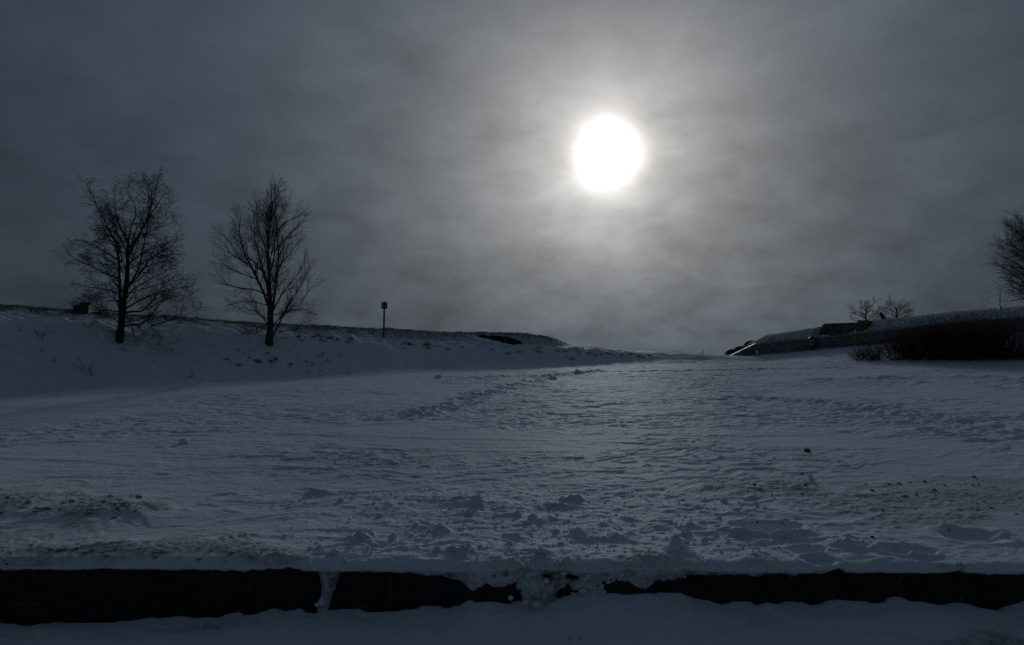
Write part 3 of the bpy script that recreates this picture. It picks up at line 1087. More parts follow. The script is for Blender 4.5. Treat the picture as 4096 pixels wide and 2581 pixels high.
P = sample_line(TRAIL, 240, 0.5) + sample_line(TRAIL2, 160, 0.45) + sample_line(LINE_A, 260, 0.14)
scatter_lumps("snow_crumbs", P, rng.uniform(0.015, 0.05, len(P)), M_snow_plain, "crumbled snow scattered along the trodden trail", "snow crumbs")
P = []
for _ in range(1300):
    p = on_ground(rr_.uniform(650, 1900), rr_.uniform(1150, 1335))
    P.append(tuple(p))
scatter_lumps("snow_crumbs", P, rng.uniform(0.006, 0.028, len(P)), M_snow_plain, "small snow crumbs strewn behind the middle of the wall", "snow crumbs")
P = []
for _ in range(1100):
    k = rr_.random()
    if k < 0.45:
        X, Y = rr_.uniform(1650, 2407), rr_.gauss(1165, 30)
    elif k < 0.7:
        X, Y = rr_.uniform(0, 320), rr_.gauss(1195, 16)
    elif k < 0.9:
        X, Y = rr_.uniform(0, 680), rr_.gauss(1298, 14)
    else:
        X, Y = rr_.uniform(600, 1700), rr_.gauss(1180, 40)
    P.append(tuple(on_ground(X, max(1100, min(1335, Y)))))
P = np.array(P)
P = P[dirt_map(P[:, 0], P[:, 1]) > 0.15 + rng.random(len(P)) * 1.6]
scatter_lumps("grit", P, rng.uniform(0.005, 0.020, len(P)), M_grit, "dark grit and pebbles frozen into the dirty snow", "grit")


# ------------------------------------------------------------------ trees
class Wood:
    """Segments of one limb with everything that grows on it."""

    def __init__(self):
        self.p0, self.p1, self.r0, self.r1 = [], [], [], []
        self.t0, self.t1, self.s0, self.s1 = [], [], [], []

    def seg(self, a, b, ra, rb, fine):
        if fine:
            self.t0.append(a); self.t1.append(b); self.s0.append(ra); self.s1.append(rb)
        else:
            self.p0.append(a); self.p1.append(b); self.r0.append(ra); self.r1.append(rb)


def grow(wd, rd, start, d, length, rad, level, P):
    """Recursive branch: wobbling, tapering, with side shoots."""
    n = max(2, int(length / P['step'] + 0.5))
    st = length / n
    p = np.array(start, float)
    d = np.array(d, float)
    d /= np.linalg.norm(d)
    fine = level >= P['fine']
    pts = [p]
    dirs = [d]
    for i in range(n):
        d = d + P['wob'][min(level, 3)] * np.array([rd.gauss(0, 1), rd.gauss(0, 1), rd.gauss(0, 1)]) + np.array([0, 0, P['trop'][min(level, 3)]])
        d /= np.linalg.norm(d)
        p = p + d * st
        pts.append(p)
        dirs.append(d)
    for i in range(n):
        ra = rad * (1 - 0.75 * i / n)
        rb = rad * (1 - 0.75 * (i + 1) / n)
        wd.seg(pts[i], pts[i + 1], max(ra, P['rmin']), max(rb, P['rmin']), fine)
    if level < P['max']:
        shoots(wd, rd, pts, dirs, length, rad, level, P)
    return pts


def shoots(wd, rd, pts, dirs, length, rad, level, P, f0=0.18):
    n = len(pts) - 1
    cnt = max(1, int(length * P['dens'][min(level, 3)] * rd.uniform(0.8, 1.2) + rd.random()))
    for k in range(cnt):
        f = f0 + (1 - f0) * (k + rd.random()) / cnt
        i = min(n - 1, int(f * n))
        t = f * n - i
        q = pts[i] * (1 - t) + pts[i + 1] * t
        d = dirs[min(i + 1, n)]
        # random side direction
        s = np.cross(d, [rd.gauss(0, 1), rd.gauss(0, 1), rd.gauss(0, 1)])
        s /= np.linalg.norm(s) + 1e-9
        ang = R(rd.uniform(*P['ang']))
        cd = d * math.cos(ang) + s * math.sin(ang)
        cl = P['len'][min(level, 3)] * rd.uniform(0.55, 1.25) * (1.15 - 0.65 * f)
        cl = min(cl, length * 0.85)
        if cl < 0.05:
            continue
        grow(wd, rd, q, cd, cl, max(P['rmin'], rad * (1 - 0.7 * f) * 0.55), level + 1, P)


def resample(pts, step):
    P = np.asarray(pts, float)
    # Catmull-Rom through the given points
    Q = np.vstack([2 * P[0] - P[1], P, 2 * P[-1] - P[-2]])
    out = []
    for i in range(1, len(Q) - 2):
        L = np.linalg.norm(Q[i + 1] - Q[i])
        n = max(2, int(L / step))
        for k in range(n):
            t = k / n
            out.append(0.5 * ((2 * Q[i]) + (-Q[i - 1] + Q[i + 1]) * t + (2 * Q[i - 1] - 5 * Q[i] + 4 * Q[i + 1] - Q[i + 2]) * t * t + (-Q[i - 1] + 3 * Q[i] - 3 * Q[i + 1] + Q[i + 2]) * t ** 3))
    out.append(P[-1])
    return out


def limb(tree, rd, pts, r0, r1, P, mat, name="branch"):
    pp = resample(pts, P['step'])
    pp = [p + np.array([rd.gauss(0, 1), rd.gauss(0, 1), rd.gauss(0, 1)]) * P['step'] * 0.06 * (0 if i == 0 else 1) for i, p in enumerate(pp)]
    n = len(pp)
    rad = [r0 + (r1 - r0) * (i / (n - 1)) ** 0.8 for i in range(n)]
    wd = Wood()
    dirs = [pp[min(i + 1, n - 1)] - pp[max(i - 1, 0)] for i in range(n)]
    dirs = [d / (np.linalg.norm(d) + 1e-9) for d in dirs]
    L = sum(np.linalg.norm(pp[i + 1] - pp[i]) for i in range(n - 1))
    shoots(wd, rd, pp, dirs, L, r0 * 0.75, 0, P, 0.22)
    Vt, Ft = tube(pp, rad, 7)
    Vs, Fs = (prisms(wd.p0, wd.p1, wd.r0, wd.r1, 4) if wd.p0 else (np.zeros((0, 3)), np.zeros((0, 4), int)))
    me = mesh_np(name, np.vstack([Vt, Vs]), np.vstack([Ft, Fs + len(Vt)]), True)
    o = link(name, me, mat, tree)
    if wd.t0:
        Vw, Fw = prisms(wd.t0, wd.t1, wd.s0, wd.s1, 3)
        t = link("twigs", mesh_np("twigs", Vw, Fw, False), mat, o)
        t["kind"] = "stuff"
    return o


def trunk_part(tree, pts, rad, mat, sides=12):
    pp = resample(pts, 0.25)
    n = len(pp)
    rr = np.interp(np.linspace(0, 1, n), np.linspace(0, 1, len(rad)), rad)
    Vt, Ft = tube(pp, rr, sides)
    Vt = Vt + 0.012 * rng.standard_normal(Vt.shape)
    return link("trunk", mesh_np("trunk", Vt, Ft, True), mat, tree)


def clean_tris(me):
    return me


# ---- the two bare trees on the bank
def traced_tree(name, label, base_px, u, base_xy, trunk, limbs, P, mat, seed, extra):
    """limbs are read off the photograph in enlarged-picture units; depth is invented so the crown is round."""
    b = on_ground(*base_px, sink=0.12)
    tree = empty(name, b)
    tag(tree, label, "tree", "bare trees on the left bank")
    k = u * b.y / F

    def loc(X, Y, yo=0.0):
        return np.array([(X - base_xy[0]) * k, yo, (base_xy[1] - Y) * k])

    rd = random.Random(seed)
    trunk_part(tree, [loc(X, Y) for X, Y, w in trunk], [w * k * 0.5 for X, Y, w in trunk], mat)
    for pts, w0, w1 in limbs:
        span = abs(pts[-1][0] - pts[0][0]) + 0.35 * abs(pts[-1][1] - pts[0][1])
        yo = rd.uniform(-0.42, 0.48) * span * k
        pts = [(pts[0][0] + (X - pts[0][0]) * (0.90 if base_xy[0] < 1000 else 0.90), pts[0][1] + (Y - pts[0][1]) * 1.0) for X, Y in pts]
        n = len(pts)
        P3 = [loc(X, Y, yo * (i / (n - 1))) for i, (X, Y) in enumerate(pts)]
        limb(tree, rd, P3, w0 * k * 0.58, max(w1 * k * 0.5, P['rmin']), P, mat)
    # limbs that grow mainly towards and away from the viewer
    for (X, Y, yo, zz_, xx_) in extra:
        P3 = [loc(X, Y), loc(X + xx_ * 0.4, Y - zz_ * 0.35, yo * 0.45), loc(X + xx_, Y - zz_, yo)]
        limb(tree, rd, P3, 11 * k * 0.5, P['rmin'], P, mat)
    return tree


U1 = 0.5404 / 4.0
P1 = dict(step=0.16, wob=[0.11, 0.14, 0.17, 0.2], trop=[0.035, 0.02, 0.0, -0.03], dens=[5.2, 7.0, 7.2, 6.0], len=[0.95, 0.48, 0.26, 0.12], ang=(32, 72), fine=2, max=3, rmin=0.0050)
trunk1 = [(510, 1385, 80), (512, 1340, 54), (516, 1250, 45), (520, 1130, 40), (535, 950, 36), (536, 800, 28), (530, 680, 21), (530, 580, 14)]
limbs1 = [
    ([(535, 720), (570, 640), (620, 530), (660, 440), (690, 330), (680, 200), (640, 120)], 20, 2),
    ([(552, 950), (600, 850), (620, 750), (635, 600), (650, 450), (655, 380)], 17, 4),
    ([(505, 1160), (496, 950), (490, 760), (470, 640), (440, 560), (400, 480), (340, 380), (290, 260), (250, 190)], 24, 2),
    ([(530, 610), (490, 540), (450, 470), (420, 380), (400, 250), (390, 190)], 13, 2),
    ([(530, 590), (560, 480), (600, 380), (560, 280), (515, 200)], 11, 2),
    ([(490, 760), (420, 720), (340, 670), (220, 620), (110, 630)], 12, 2),
    ([(495, 900), (400, 860), (300, 810), (200, 770), (120, 710)], 12, 2),
    ([(505, 1010), (420, 980), (300, 965), (190, 950)], 11, 2),
    ([(508, 1100), (430, 1040), (330, 990), (240, 930)], 11, 2),
    ([(512, 1140), (400, 1125), (280, 1120), (200, 1080), (140, 1030)], 11, 2),
    ([(480, 680), (400, 560), (300, 470), (240, 390)], 10, 2),
    ([(465, 620), (330, 540), (240, 540), (170, 510)], 9, 2),
    ([(545, 930), (620, 890), (720, 800), (850, 770), (950, 700)], 14, 2),
    ([(540, 1110), (640, 1050), (760, 990), (900, 960), (1010, 930)], 14, 2),
    ([(545, 1140), (680, 1130), (760, 1070), (830, 980), (930, 890), (1020, 850)], 14, 2),
    ([(535, 1245), (620, 1240), (740, 1242), (850, 1180), (960, 1090), (1080, 980)], 15, 2),
    ([(740, 1242), (900, 1190), (1000, 1150), (1090, 1100)], 9, 2),
    ([(620, 850), (720, 720), (830, 650), (910, 590)], 10, 2),
    ([(640, 560), (750, 500), (850, 470), (915, 450)], 9, 2),
    ([(660, 440), (740, 330), (800, 250), (840, 235)], 9, 2),
    ([(690, 330), (720, 200), (735, 100)], 7, 1.5),
    ([(520, 1270), (450, 1290), (400, 1280)], 9, 2),
    ([(550, 1160), (600, 1250), (620, 1320), (660, 1345)], 8, 2),
    ([(740, 1250), (790, 1310), (870, 1330)], 6, 2),
    ([(560, 760), (680, 690), (800, 700), (900, 660)], 9, 2),
    ([(500, 840), (430, 640), (350, 520), (320, 420)], 9, 2),
    ([(525, 1060), (620, 960), (740, 900), (960, 800)], 10, 2),
    ([(640, 250), (600, 190), (575, 140)], 5, 1.5),
    ([(530, 640), (480, 420), (470, 230)], 8, 1.5),
    ([(545, 700), (600, 560), (700, 420), (790, 330)], 9, 2),
    ([(620, 700), (760, 620), (880, 560)], 8, 2),
    ([(500, 820), (350, 730), (230, 690)], 9, 2),
    ([(545, 1000), (700, 940), (880, 880), (1000, 860)], 9, 2),
    ([(520, 1050), (380, 1060), (230, 1030)], 8, 2),
    ([(540, 820), (700, 760), (850, 720), (940, 740)], 9, 2),
    ([(490, 620), (380, 430), (330, 300)], 8, 1.5),
    ([(660, 400), (760, 430), (860, 400)], 7, 1.5),
    ([(690, 300), (640, 220), (620, 130)], 6, 1.5),
    ([(700, 1120), (850, 1050), (1000, 1020), (1070, 1050)], 7, 1.5),
]
extra1 = [(515, 1150, -1.9, 260, 60), (520, 1100, 1.9, 280, -40), (530, 1000, -2.0, 300, -80), (532, 950, 2.0, 300, 100), (535, 850, -1.8, 330, 60), (535, 800, 1.7, 330, -70), (532, 700, -1.4, 340, -40), (530, 650, 1.4, 340, 50), (516, 1220, -1.5, 120, -120), (516, 1220, 1.6, 110, 140)]
traced_tree("bare_tree", "wide bare tree with dense drooping twigs, leftmost on the snowy bank", (281, 800), U1, (510, 1370), trunk1, limbs1, P1, M_bark, 101, extra1)

P2 = dict(step=0.18, wob=[0.05, 0.07, 0.09, 0.10], trop=[0.10, 0.08, 0.04, 0.02], dens=[6.6, 7.5, 5.0, 4], len=[1.15, 0.60, 0.34, 0.2], ang=(26, 46), fine=2, max=2, rmin=0.0045)
trunk2 = [(1620, 1405, 66), (1622, 1350, 48), (1625, 1230, 40), (1620, 1100, 33), (1606, 950, 21), (1600, 800, 14), (1585, 600, 9), (1590, 400, 5), (1598, 250, 4), (1600, 160, 1.6)]
limbs2 = [
    ([(1615, 1120), (1560, 1010), (1480, 880), (1390, 740), (1320, 630), (1270, 480), (1235, 310)], 20, 2),
    ([(1602, 980), (1540, 820), (1480, 680), (1420, 540), (1390, 400), (1370, 340)], 15, 2),
    ([(1600, 820), (1560, 640), (1500, 500), (1490, 380), (1480, 270)], 12, 2),
    ([(1605, 850), (1650, 720), (1660, 600), (1700, 450), (1760, 350), (1770, 290)], 12, 2),
    ([(1630, 1170), (1650, 1000), (1665, 820), (1660, 650), (1640, 500), (1620, 300), (1640, 210)], 19, 2),
    ([(1640, 1130), (1700, 1030), (1750, 960), (1830, 880), (1900, 780), (1920, 740)], 12, 2),
    ([(1635, 1345), (1700, 1260), (1760, 1170), (1850, 1060), (1940, 960), (2025, 810)], 15, 2),
    ([(1690, 1285), (1850, 1260), (1930, 1250), (1975, 1190)], 8, 2),
    ([(1640, 1160), (1780, 1120), (1930, 1110)], 8, 2),
    ([(1608, 1020), (1500, 970), (1400, 960), (1270, 930), (1165, 830)], 11, 2),
    ([(1612, 1090), (1480, 1060), (1340, 1070)], 8, 2),
    ([(1615, 1200), (1500, 1130), (1360, 1110)], 8, 2),
    ([(1480, 880), (1350, 830), (1250, 780)], 8, 2),
    ([(1615, 1270), (1540, 1250), (1440, 1310)], 7, 2),
    ([(1390, 740), (1290, 690), (1200, 590)], 8, 2),
    ([(1320, 630), (1230, 550), (1190, 530)], 7, 2),
    ([(1665, 800), (1760, 700), (1830, 600)], 9, 2),
    ([(1660, 650), (1780, 520), (1850, 450)], 9, 2),
    ([(1690, 470), (1800, 400), (1830, 370)], 7, 2),
    ([(1590, 600), (1540, 450), (1510, 330)], 8, 2),
    ([(1590, 500), (1640, 380), (1690, 300)], 7, 2),
    ([(1540, 820), (1440, 720), (1290, 590)], 8, 2),
    ([(1850, 1060), (1900, 1010), (1990, 910)], 6, 2),
    ([(1590, 700), (1570, 500), (1560, 320)], 9, 2),
    ([(1600, 650), (1620, 480), (1650, 350)], 8, 2),
    ([(1592, 440), (1598, 290), (1600, 140)], 6, 1.5),
    ([(1598, 380), (1625, 280), (1645, 200)], 5, 1.5),
]
extra2 = [(1620, 1120, -1.7, 330, 60), (1618, 1080, 1.7, 350, -50), (1610, 980, -1.7, 420, -60), (1606, 940, 1.6, 420, 70), (1602, 860, -1.4, 420, 40), (1600, 800, 1.4, 420, -40), (1625, 1240, -1.2, 170, -90), (1625, 1240, 1.3, 170, 90), (1590, 640, -0.9, 330, 20), (1590, 600, 0.9, 330, -30)]
traced_tree("bare_tree", "slender upright bare tree with straight fine branches, right of the wide one", (632, 808), U1, (1620, 1390), trunk2, limbs2, P2, M_bark_b, 202, extra2)


def free_tree(name, label, base, height, trunk_h, trunk_r, n_limbs, spread, P, mat, seed, cat="tree", rise=(0.5, 1.2), group=None):
    tree = empty(name, base)
    tag(tree, label, cat, group)
    rd = random.Random(seed)
    trunk_part(tree, [(0, 0, -0.3), (0.03, 0.02, trunk_h * 0.5), (0.0, 0.05, trunk_h), (0.06, 0.0, height * 0.75)], [trunk_r * 1.25, trunk_r, trunk_r * 0.7, min(0.02, trunk_r * 0.25)], mat, 9)
    for i in range(n_limbs):
        f = (i + rd.random()) / n_limbs
        z0 = trunk_h * 0.55 + f * (height * 0.72 - trunk_h * 0.55)
        th = i * 2.4 + rd.uniform(-0.4, 0.4)
        L = spread * math.sqrt(max(0.06, 1 - ((f - 0.30) / 0.78) ** 2)) * rd.uniform(0.8, 1.1)
        up = L * rd.uniform(*rise) * (0.55 + 0.8 * f)
        dx, dy = math.cos(th), math.sin(th)
        P3 = [np.array([0, 0, z0]), np.array([dx * L * 0.45, dy * L * 0.45, z0 + up * 0.42]), np.array([dx * L * 0.8, dy * L * 0.8, z0 + up * 0.8]), np.array([dx * L, dy * L, z0 + up * 1.1])]
        limb(tree, rd, P3, trunk_r * (0.5 - 0.3 * f), P['rmin'], P, mat)
    return tree


# ------------------------------------------------------------------ fort on the right
def fw(s, z, off=0.0):
    """Point s metres along the wall line from its far corner, off metres behind the face."""
    p = FW0 + FWD * s + FWN * off
    return Vector((p[0], p[1], z + EYE))


def fw_px(col, row, off=0.0):
    """Position along the wall line (s, height above eye) seen in that direction."""
    a = float(azi(col, row))
    q = FW0 + FWN * off
    # (q + FWD*s) : x = a*y
    s = (a * q[1] - q[0]) / (FWD[0] - a * FWD[1])
    y = q[1] + FWD[1] * s
    return s, float(slope(row)) * y


WL = 34.0                          # wall length towards the viewer
TOP_S = np.array([0] + [fw_px(c, r)[0] for c, r in ((820, 337), (874, 331), (958, 321.7), (1024, 316.5))] + [WL])
TOP_Z = np.array([fw_px(755, 343.5)[1]] + [fw_px(c, r)[1] for c, r in ((820, 337), (874, 331), (958, 321.7), (1024, 316.5))])
TOP_Z = np.append(TOP_Z, TOP_Z[-1])


def fort_top(s):
    return float(np.interp(s, TOP_S, TOP_Z))


fang = math.atan2(FWD[1], FWD[0])
fort = empty("fort_wall", (FW0[0], FW0[1], EYE), fang)          # local x along the wall, local y behind it
if Vector((math.cos(fang + math.pi / 2), math.sin(fang + math.pi / 2))).dot(Vector(FWN)) < 0:
    FSGN = -1
else:
    FSGN = 1
tag(fort, "long dark stone rampart wall behind the red bushes at right", "wall")
mb = MB()
ns = 18
for i in range(ns):
    s0, s1 = WL * i / ns, WL * (i + 1) / ns
    mb.hexa([(s0, FSGN * 0.04, 2.0), (s1, FSGN * 0.04, 2.0), (s1, FSGN * 1.2, 2.0), (s0, FSGN * 1.2, 2.0),
             (s0, FSGN * 0.04, fort_top(s0) - 0.14), (s1, FSGN * 0.04, fort_top(s1) - 0.14), (s1, FSGN * 1.2, fort_top(s1) - 0.14), (s0, FSGN * 1.2, fort_top(s0) - 0.14)])
mb.build("mortar_core", M_fortmortar, fort)
rf = random.Random(9)
s_lim = 27.0
for cidx in range(5):
    s = -rf.uniform(0, 0.3)
    ch = 0.27
    while s < s_lim:
        L = rf.uniform(0.42, 0.95)
        s0, s1 = max(s, 0.0) + 0.012, min(s + L, s_lim) - 0.012
        s += L
        if s1 - s0 < 0.12:
            continue
        sm = 0.5 * (s0 + s1)
        zt_ = fort_top(sm) - 0.15 - cidx * ch
        tilt = (fort_top(s1) - fort_top(s0)) / (s1 - s0)
        hx = 0.5 * (s1 - s0)
        d0 = rf.uniform(-0.012, 0.012) * 1.0
        b = MB()
        z1, z0 = -0.010, -ch + 0.010
        f_, bk = FSGN * d0, FSGN * 0.3
        ins = 0.014
        V8 = [(-hx, FSGN * 0.025 + f_, z0), (hx, FSGN * 0.025 + f_, z0), (hx, bk, z0), (-hx, bk, z0), (-hx, FSGN * 0.025 + f_, z1), (hx, FSGN * 0.025 + f_, z1), (hx, bk, z1), (-hx, bk, z1),
              (-hx + ins, f_, z0 + ins), (hx - ins, f_, z0 + ins), (hx - ins, f_, z1 - ins), (-hx + ins, f_, z1 - ins)]
        V8 = [(x, y, z + tilt * x) for x, y, z in V8]
        b.add(V8, [(8, 9, 10, 11), (0, 1, 9, 8), (1, 5, 10, 9), (5, 4, 11, 10), (4, 0, 8, 11), (4, 5, 6, 7), (1, 2, 6, 5), (3, 0, 4, 7), (0, 3, 2, 1)])
        b.build("stone_block", rf.choice(M_fortstone), fort, (sm, 0, zt_))
# coping stones
s = 0.0
while s < WL - 0.1:
    L = rf.uniform(1.0, 1.5)
    s0, s1 = s + 0.006, min(s + L, WL) - 0.006
    s += L
    b = MB()
    za, zb = fort_top(s0), fort_top(s1)
    b.hexa([(s0, -FSGN * 0.07, za - 0.15), (s1, -FSGN * 0.07, zb - 0.15), (s1, FSGN * 0.6, zb - 0.15), (s0, FSGN * 0.6, za - 0.15),
            (s0, -FSGN * 0.055, za - 0.005), (s1, -FSGN * 0.055, zb - 0.005), (s1, FSGN * 0.6, zb + 0.02), (s0, FSGN * 0.6, za + 0.02)])
    b.build("coping_stone", M_coping, fort)


# turf banks on top of the wall
def turf(name, cols_rows, label, seed, off_crest=3.0, off_front=0.35, close_left=True, close_right=True):
    """Snow-dusted turf bank with crest seen along the given directions."""
    cr = [fw_px(c, r, off_crest) for c, r in cols_rows]
    S = np.array([c[0] for c in cr])
    Zc = np.array([c[1] for c in cr])
    n, m = 260, 46
    ss = np.linspace(S[0], S[-1], n)
    u = np.linspace(0, 1, m)
    V = np.zeros((m, n, 3))
    for j, q in enumerate(u):
        off = off_front + q * (off_crest + 2.2 - off_front)
        for i, s in enumerate(ss):
            zc_ = np.interp(s, S, Zc)
            z0 = fort_top(min(max(s, 0), WL)) + 0.02
            k = (off - off_front) / (off_crest - off_front)
            prof = math.sin(min(k, 1.0) * math.pi / 2) ** 0.9 if k < 1 else 1 - 0.05 * (k - 1) - 0.1 * (k - 1) ** 2
            V[j, i] = fw(s, z0 + (zc_ - z0) * prof, off)
    nz = fbm(V[..., 0] * 1.4 + seed, V[..., 1] * 1.4, 151, 4)
    V[..., 2] += 0.02 * nz * np.minimum(1, u[:, None] * 6)
    V[0, :, 2] -= 0.3
    if close_left:
        V[:, 0, 2] = np.minimum(V[:, 0, 2], EYE + fort_top(max(ss[0], 0)) - 0.2)
    if close_right:
        V[:, -1, 2] = np.minimum(V[:, -1, 2], EYE + fort_top(min(ss[-1], WL)) - 0.2)
    me = mesh_np(name, V.reshape(-1, 3), grid_faces(m, n), True)
    attr(me, "dirt", np.zeros(n * m))
    gm = 0.72 + 0.28 * sstep(0.55, 0.62, u)[:, None] * np.ones((1, n)) + 0.25 * fbm(V[..., 0] * 0.8, V[..., 1] * 0.8, 152, 3)
    attr(me, "grass", np.clip(gm, 0, 1))
    o = link(name, me, M_snow)
    tag(o, label, "turf bank")
    return o, V


turf("turf_bank", [(757.5, 343), (761, 339), (765, 336.2), (770, 334.2), (785, 332), (800, 329.8), (821, 326.8)], "short snow-dusted turf bank on the rampart left of the embrasure", 3, 1.7)
_, TV = turf("turf_bank", [(866, 320.8), (872, 320.2), (892, 318.4), (918, 316), (958, 311.4), (1024, 306.4), (1180, 296)], "long snow-dusted turf bank on the rampart running out at right", 8, 1.9, close_right=False)

# embrasure between the two banks: cheek slabs and a stone back wall
emb = empty("embrasure", fw(*fw_px(840, 333)))
tag(emb, "stone embrasure with two brown sloping cheeks cut into the rampart", "embrasure")


def child_mesh(name, mb_, mat, parent, bevel=0.0):
    o = mb_.build(name, mat, None, None, False, bevel)
    o.parent = parent
    o.matrix_parent_inverse = Matrix.Translation(parent.location).inverted()
    return o


def px_plane(col, row, off):
    s, z = fw_px(col, row, off)
    return fw(s, z, off)


def slab(quad_px, off0, off1):
    """Slab whose front outline is given as directions on a plane off0 behind the wall face."""
    fr = [px_plane(c, r, off0) for c, r in quad_px]
    n3 = Vector((FWN[0], FWN[1], 0)) * (off1 - off0)
    return fr, [p + n3 for p in fr]


for quad, o0, o1 in (([(818.2, 334.5), (822.2, 336.3), (827.5, 325.3), (822.5, 324.4)], 0.45, 0.8),
                     ([(855.0, 331.8), (863.0, 331.5), (869.5, 320.9), (857.5, 319.9)], 0.45, 0.9)):
    fr, bk = slab(quad, o0, o1)
    b = MB().hexa([fr[0], fr[1], bk[1], bk[0], fr[3], fr[2], bk[2], bk[3]])
    child_mesh("cheek_slab", b, M_sandstone, emb, 0.06)
fr, bk = slab([(824, 338), (862, 333.5), (860, 322.9), (824, 323.9)], 2.3, 2.9)
child_mesh("mortar_core", MB().hexa([fr[0], fr[1], bk[1], bk[0], fr[3], fr[2], bk[2], bk[3]]), M_fortmortar, emb)
for ri in range(5):
    c = 824.5 + rf.uniform(-1, 1)
    while c < 858:
        wpx = rf.uniform(4.5, 9)
        c0, c1 = max(c, 824.4) + 0.12, min(c + wpx, 859.5) - 0.12
        c += wpx
        if c1 - c0 < 1.2:
            continue
        t0 = lambda cc: 323.9 + (322.9 - 323.9) * (cc - 824) / 36.0 + ri * 2.35
        fr, bk = slab([(c0, t0(c0) + 2.2), (c1, t0(c1) + 2.2), (c1, t0(c1) + 0.1), (c0, t0(c0) + 0.1)], 2.24 + rf.uniform(-.02, .02), 2.6)
        child_mesh("stone_block", MB().hexa([fr[0], fr[1], bk[1], bk[0], fr[3], fr[2], bk[2], bk[3]]), rf.choice(M_fortstone), emb)
fr, bk = slab([(823.5, 324.4), (860.5, 323.3), (860.5, 322.5), (823.5, 323.5)], 2.15, 3.0)
child_mesh("capstone", MB().hexa([fr[0], fr[1], bk[1], bk[0], fr[3], fr[2], bk[2], bk[3]]), M_signgreen, emb)
b = MB()
fr, bk = slab([(819, 337.6), (824, 337.2), (824, 335.6), (821, 334.6)], 0.2, 1.0)
b.hexa([fr[0], fr[1], bk[1], bk[0], fr[3], fr[2], bk[2], bk[3]])
child_mesh("snow_ledge", b, M_snow_plain, emb, 0.05)
fr, bk = slab([(847, 333.9), (856, 332.7), (856, 331.9), (847, 333.3)], 0.6, 1.4)
child_mesh("snow_ledge", MB().hexa([fr[0], fr[1], bk[1], bk[0], fr[3], fr[2], bk[2], bk[3]]), M_snow_plain, emb, 0.03)

# sloping wing wall at the far corner with its icy coping
wing = empty("wing_wall", fw(0, 3.0))
tag(wing, "sloping stone wing wall with glinting ice at the far end of the rampart", "wall")
wa = pt(756.3, 343.2, 56.05)
wb = pt(728.5, 356.5, 58.5)
dv = Vector((0.55, 2.4, 0))
b = MB().hexa([Vector((wb.x, wb.y, EYE + 2.4)), Vector((wa.x, wa.y, EYE + 2.4)), Vector((wa.x, wa.y, EYE + 2.4)) + dv, Vector((wb.x, wb.y, EYE + 2.4)) + dv,
               wb - Vector((0, 0, .12)), wa - Vector((0, 0, .12)), wa + dv - Vector((0, 0, .12)), wb + dv - Vector((0, 0, .12))])
child_mesh("wall_face", b, M_fortstone[1], wing)
n_ic = 34
Vi = []
for i in range(n_ic):
    t = i / (n_ic - 1)
    p = wb.lerp(wa, t)
    for j in range(7):
        q = j / 6
        w = 0.05 * math.sin(9 * t * 6 + j * 1.7) + rf.uniform(-.03, .03)
        pp = p + dv * (q * 0.34) + Vector((-0.10, -0.10, 0)) * (1 - q)
        Vi.append((pp.x, pp.y, pp.z - 0.10 + 0.14 * math.sin(math.pi * min(1, q * 0.9 + 0.1)) + w * 0.5))
ice = mesh_np("ice_crust", np.array(Vi), grid_faces(n_ic, 7)[:, ::-1], True)
io = link("ice_crust", ice, M_ice)
io.parent = wing
io.matrix_parent_inverse = Matrix.Translation(wing.location).inverted()

# stepped merlons behind the wing wall
for quad, y0, lab in (([(722.5, 356.5), (737, 356.5), (735.5, 349.2), (732, 349.0), (727.5, 350.2), (725.2, 353.0)], 61.0, "lowest and farthest"),
                      ([(731.5, 354), (744, 354), (742.5, 346.0), (738, 346.3), (735.2, 347.6), (733.6, 350)], 60.0, "middle"),
                      ([(739.5, 350), (759.5, 350), (758.5, 339.9), (750, 340.6), (746.2, 341.6), (743.6, 345)], 59.0, "highest and nearest")):
    c0 = sum(q[0] for q in quad) / len(quad)
    base = pt(c0, 356.5, y0)
    me_ = MB()
    fr = [pt(c, r, y0) - base for c, r in quad]
    bk = [p + Vector((0.25, 0.9, 0)) for p in fr]
    n = len(fr)
    me_.v = [tuple(p) for p in fr + bk]
    me_.f = [list(range(n)), list(range(2 * n - 1, n - 1, -1))] + [[i, i + n, (i + 1) % n + n, (i + 1) % n] for i in range(n)]
    o = me_.build("merlon", M_sandstone, None, base, False, 0.05)
    tag(o, f"brown stone merlon, {lab} of the three steps left of the rampart", "merlon", "stepped merlons at the rampart end")

# wall lantern
ls, lz = fw_px(815.3, 349.0)
lan = empty("wall_lantern", fw(ls, lz, -0.34), fang)
tag(lan, "black iron lantern with pale panes on the rampart wall", "lantern")
MB().ring(0, 0, [(-0.02, .03), (0.02, .09), (0.10, .12), (0.16, .10), (0.20, .15)], 8).build("base", M_iron, lan)
MB().ring(0, 0, [(0.20, .145), (0.70, .255)], 6).build("pane", M_glass, lan)
for k in range(6):
    t = 2 * math.pi * k / 6
    Vb, Fb = tube([(0.150 * math.cos(t), 0.150 * math.sin(t), 0.19), (0.263 * math.cos(t), 0.263 * math.sin(t), 0.71)], [0.026, 0.026], 4)
    MB().add(Vb, Fb).build("frame_bar", M_iron, lan)
MB().ring(0, 0, [(0.70, .30), (0.745, .30), (0.86, .17), (0.93, .08), (1.0, .05), (1.05, .02)], 8).build("cap", M_iron, lan, None, True)
MB().box(-0.05, 0.05, *(sorted((0.0, FSGN * 0.36))), -0.05, 0.03).build("bracket", M_iron, lan)

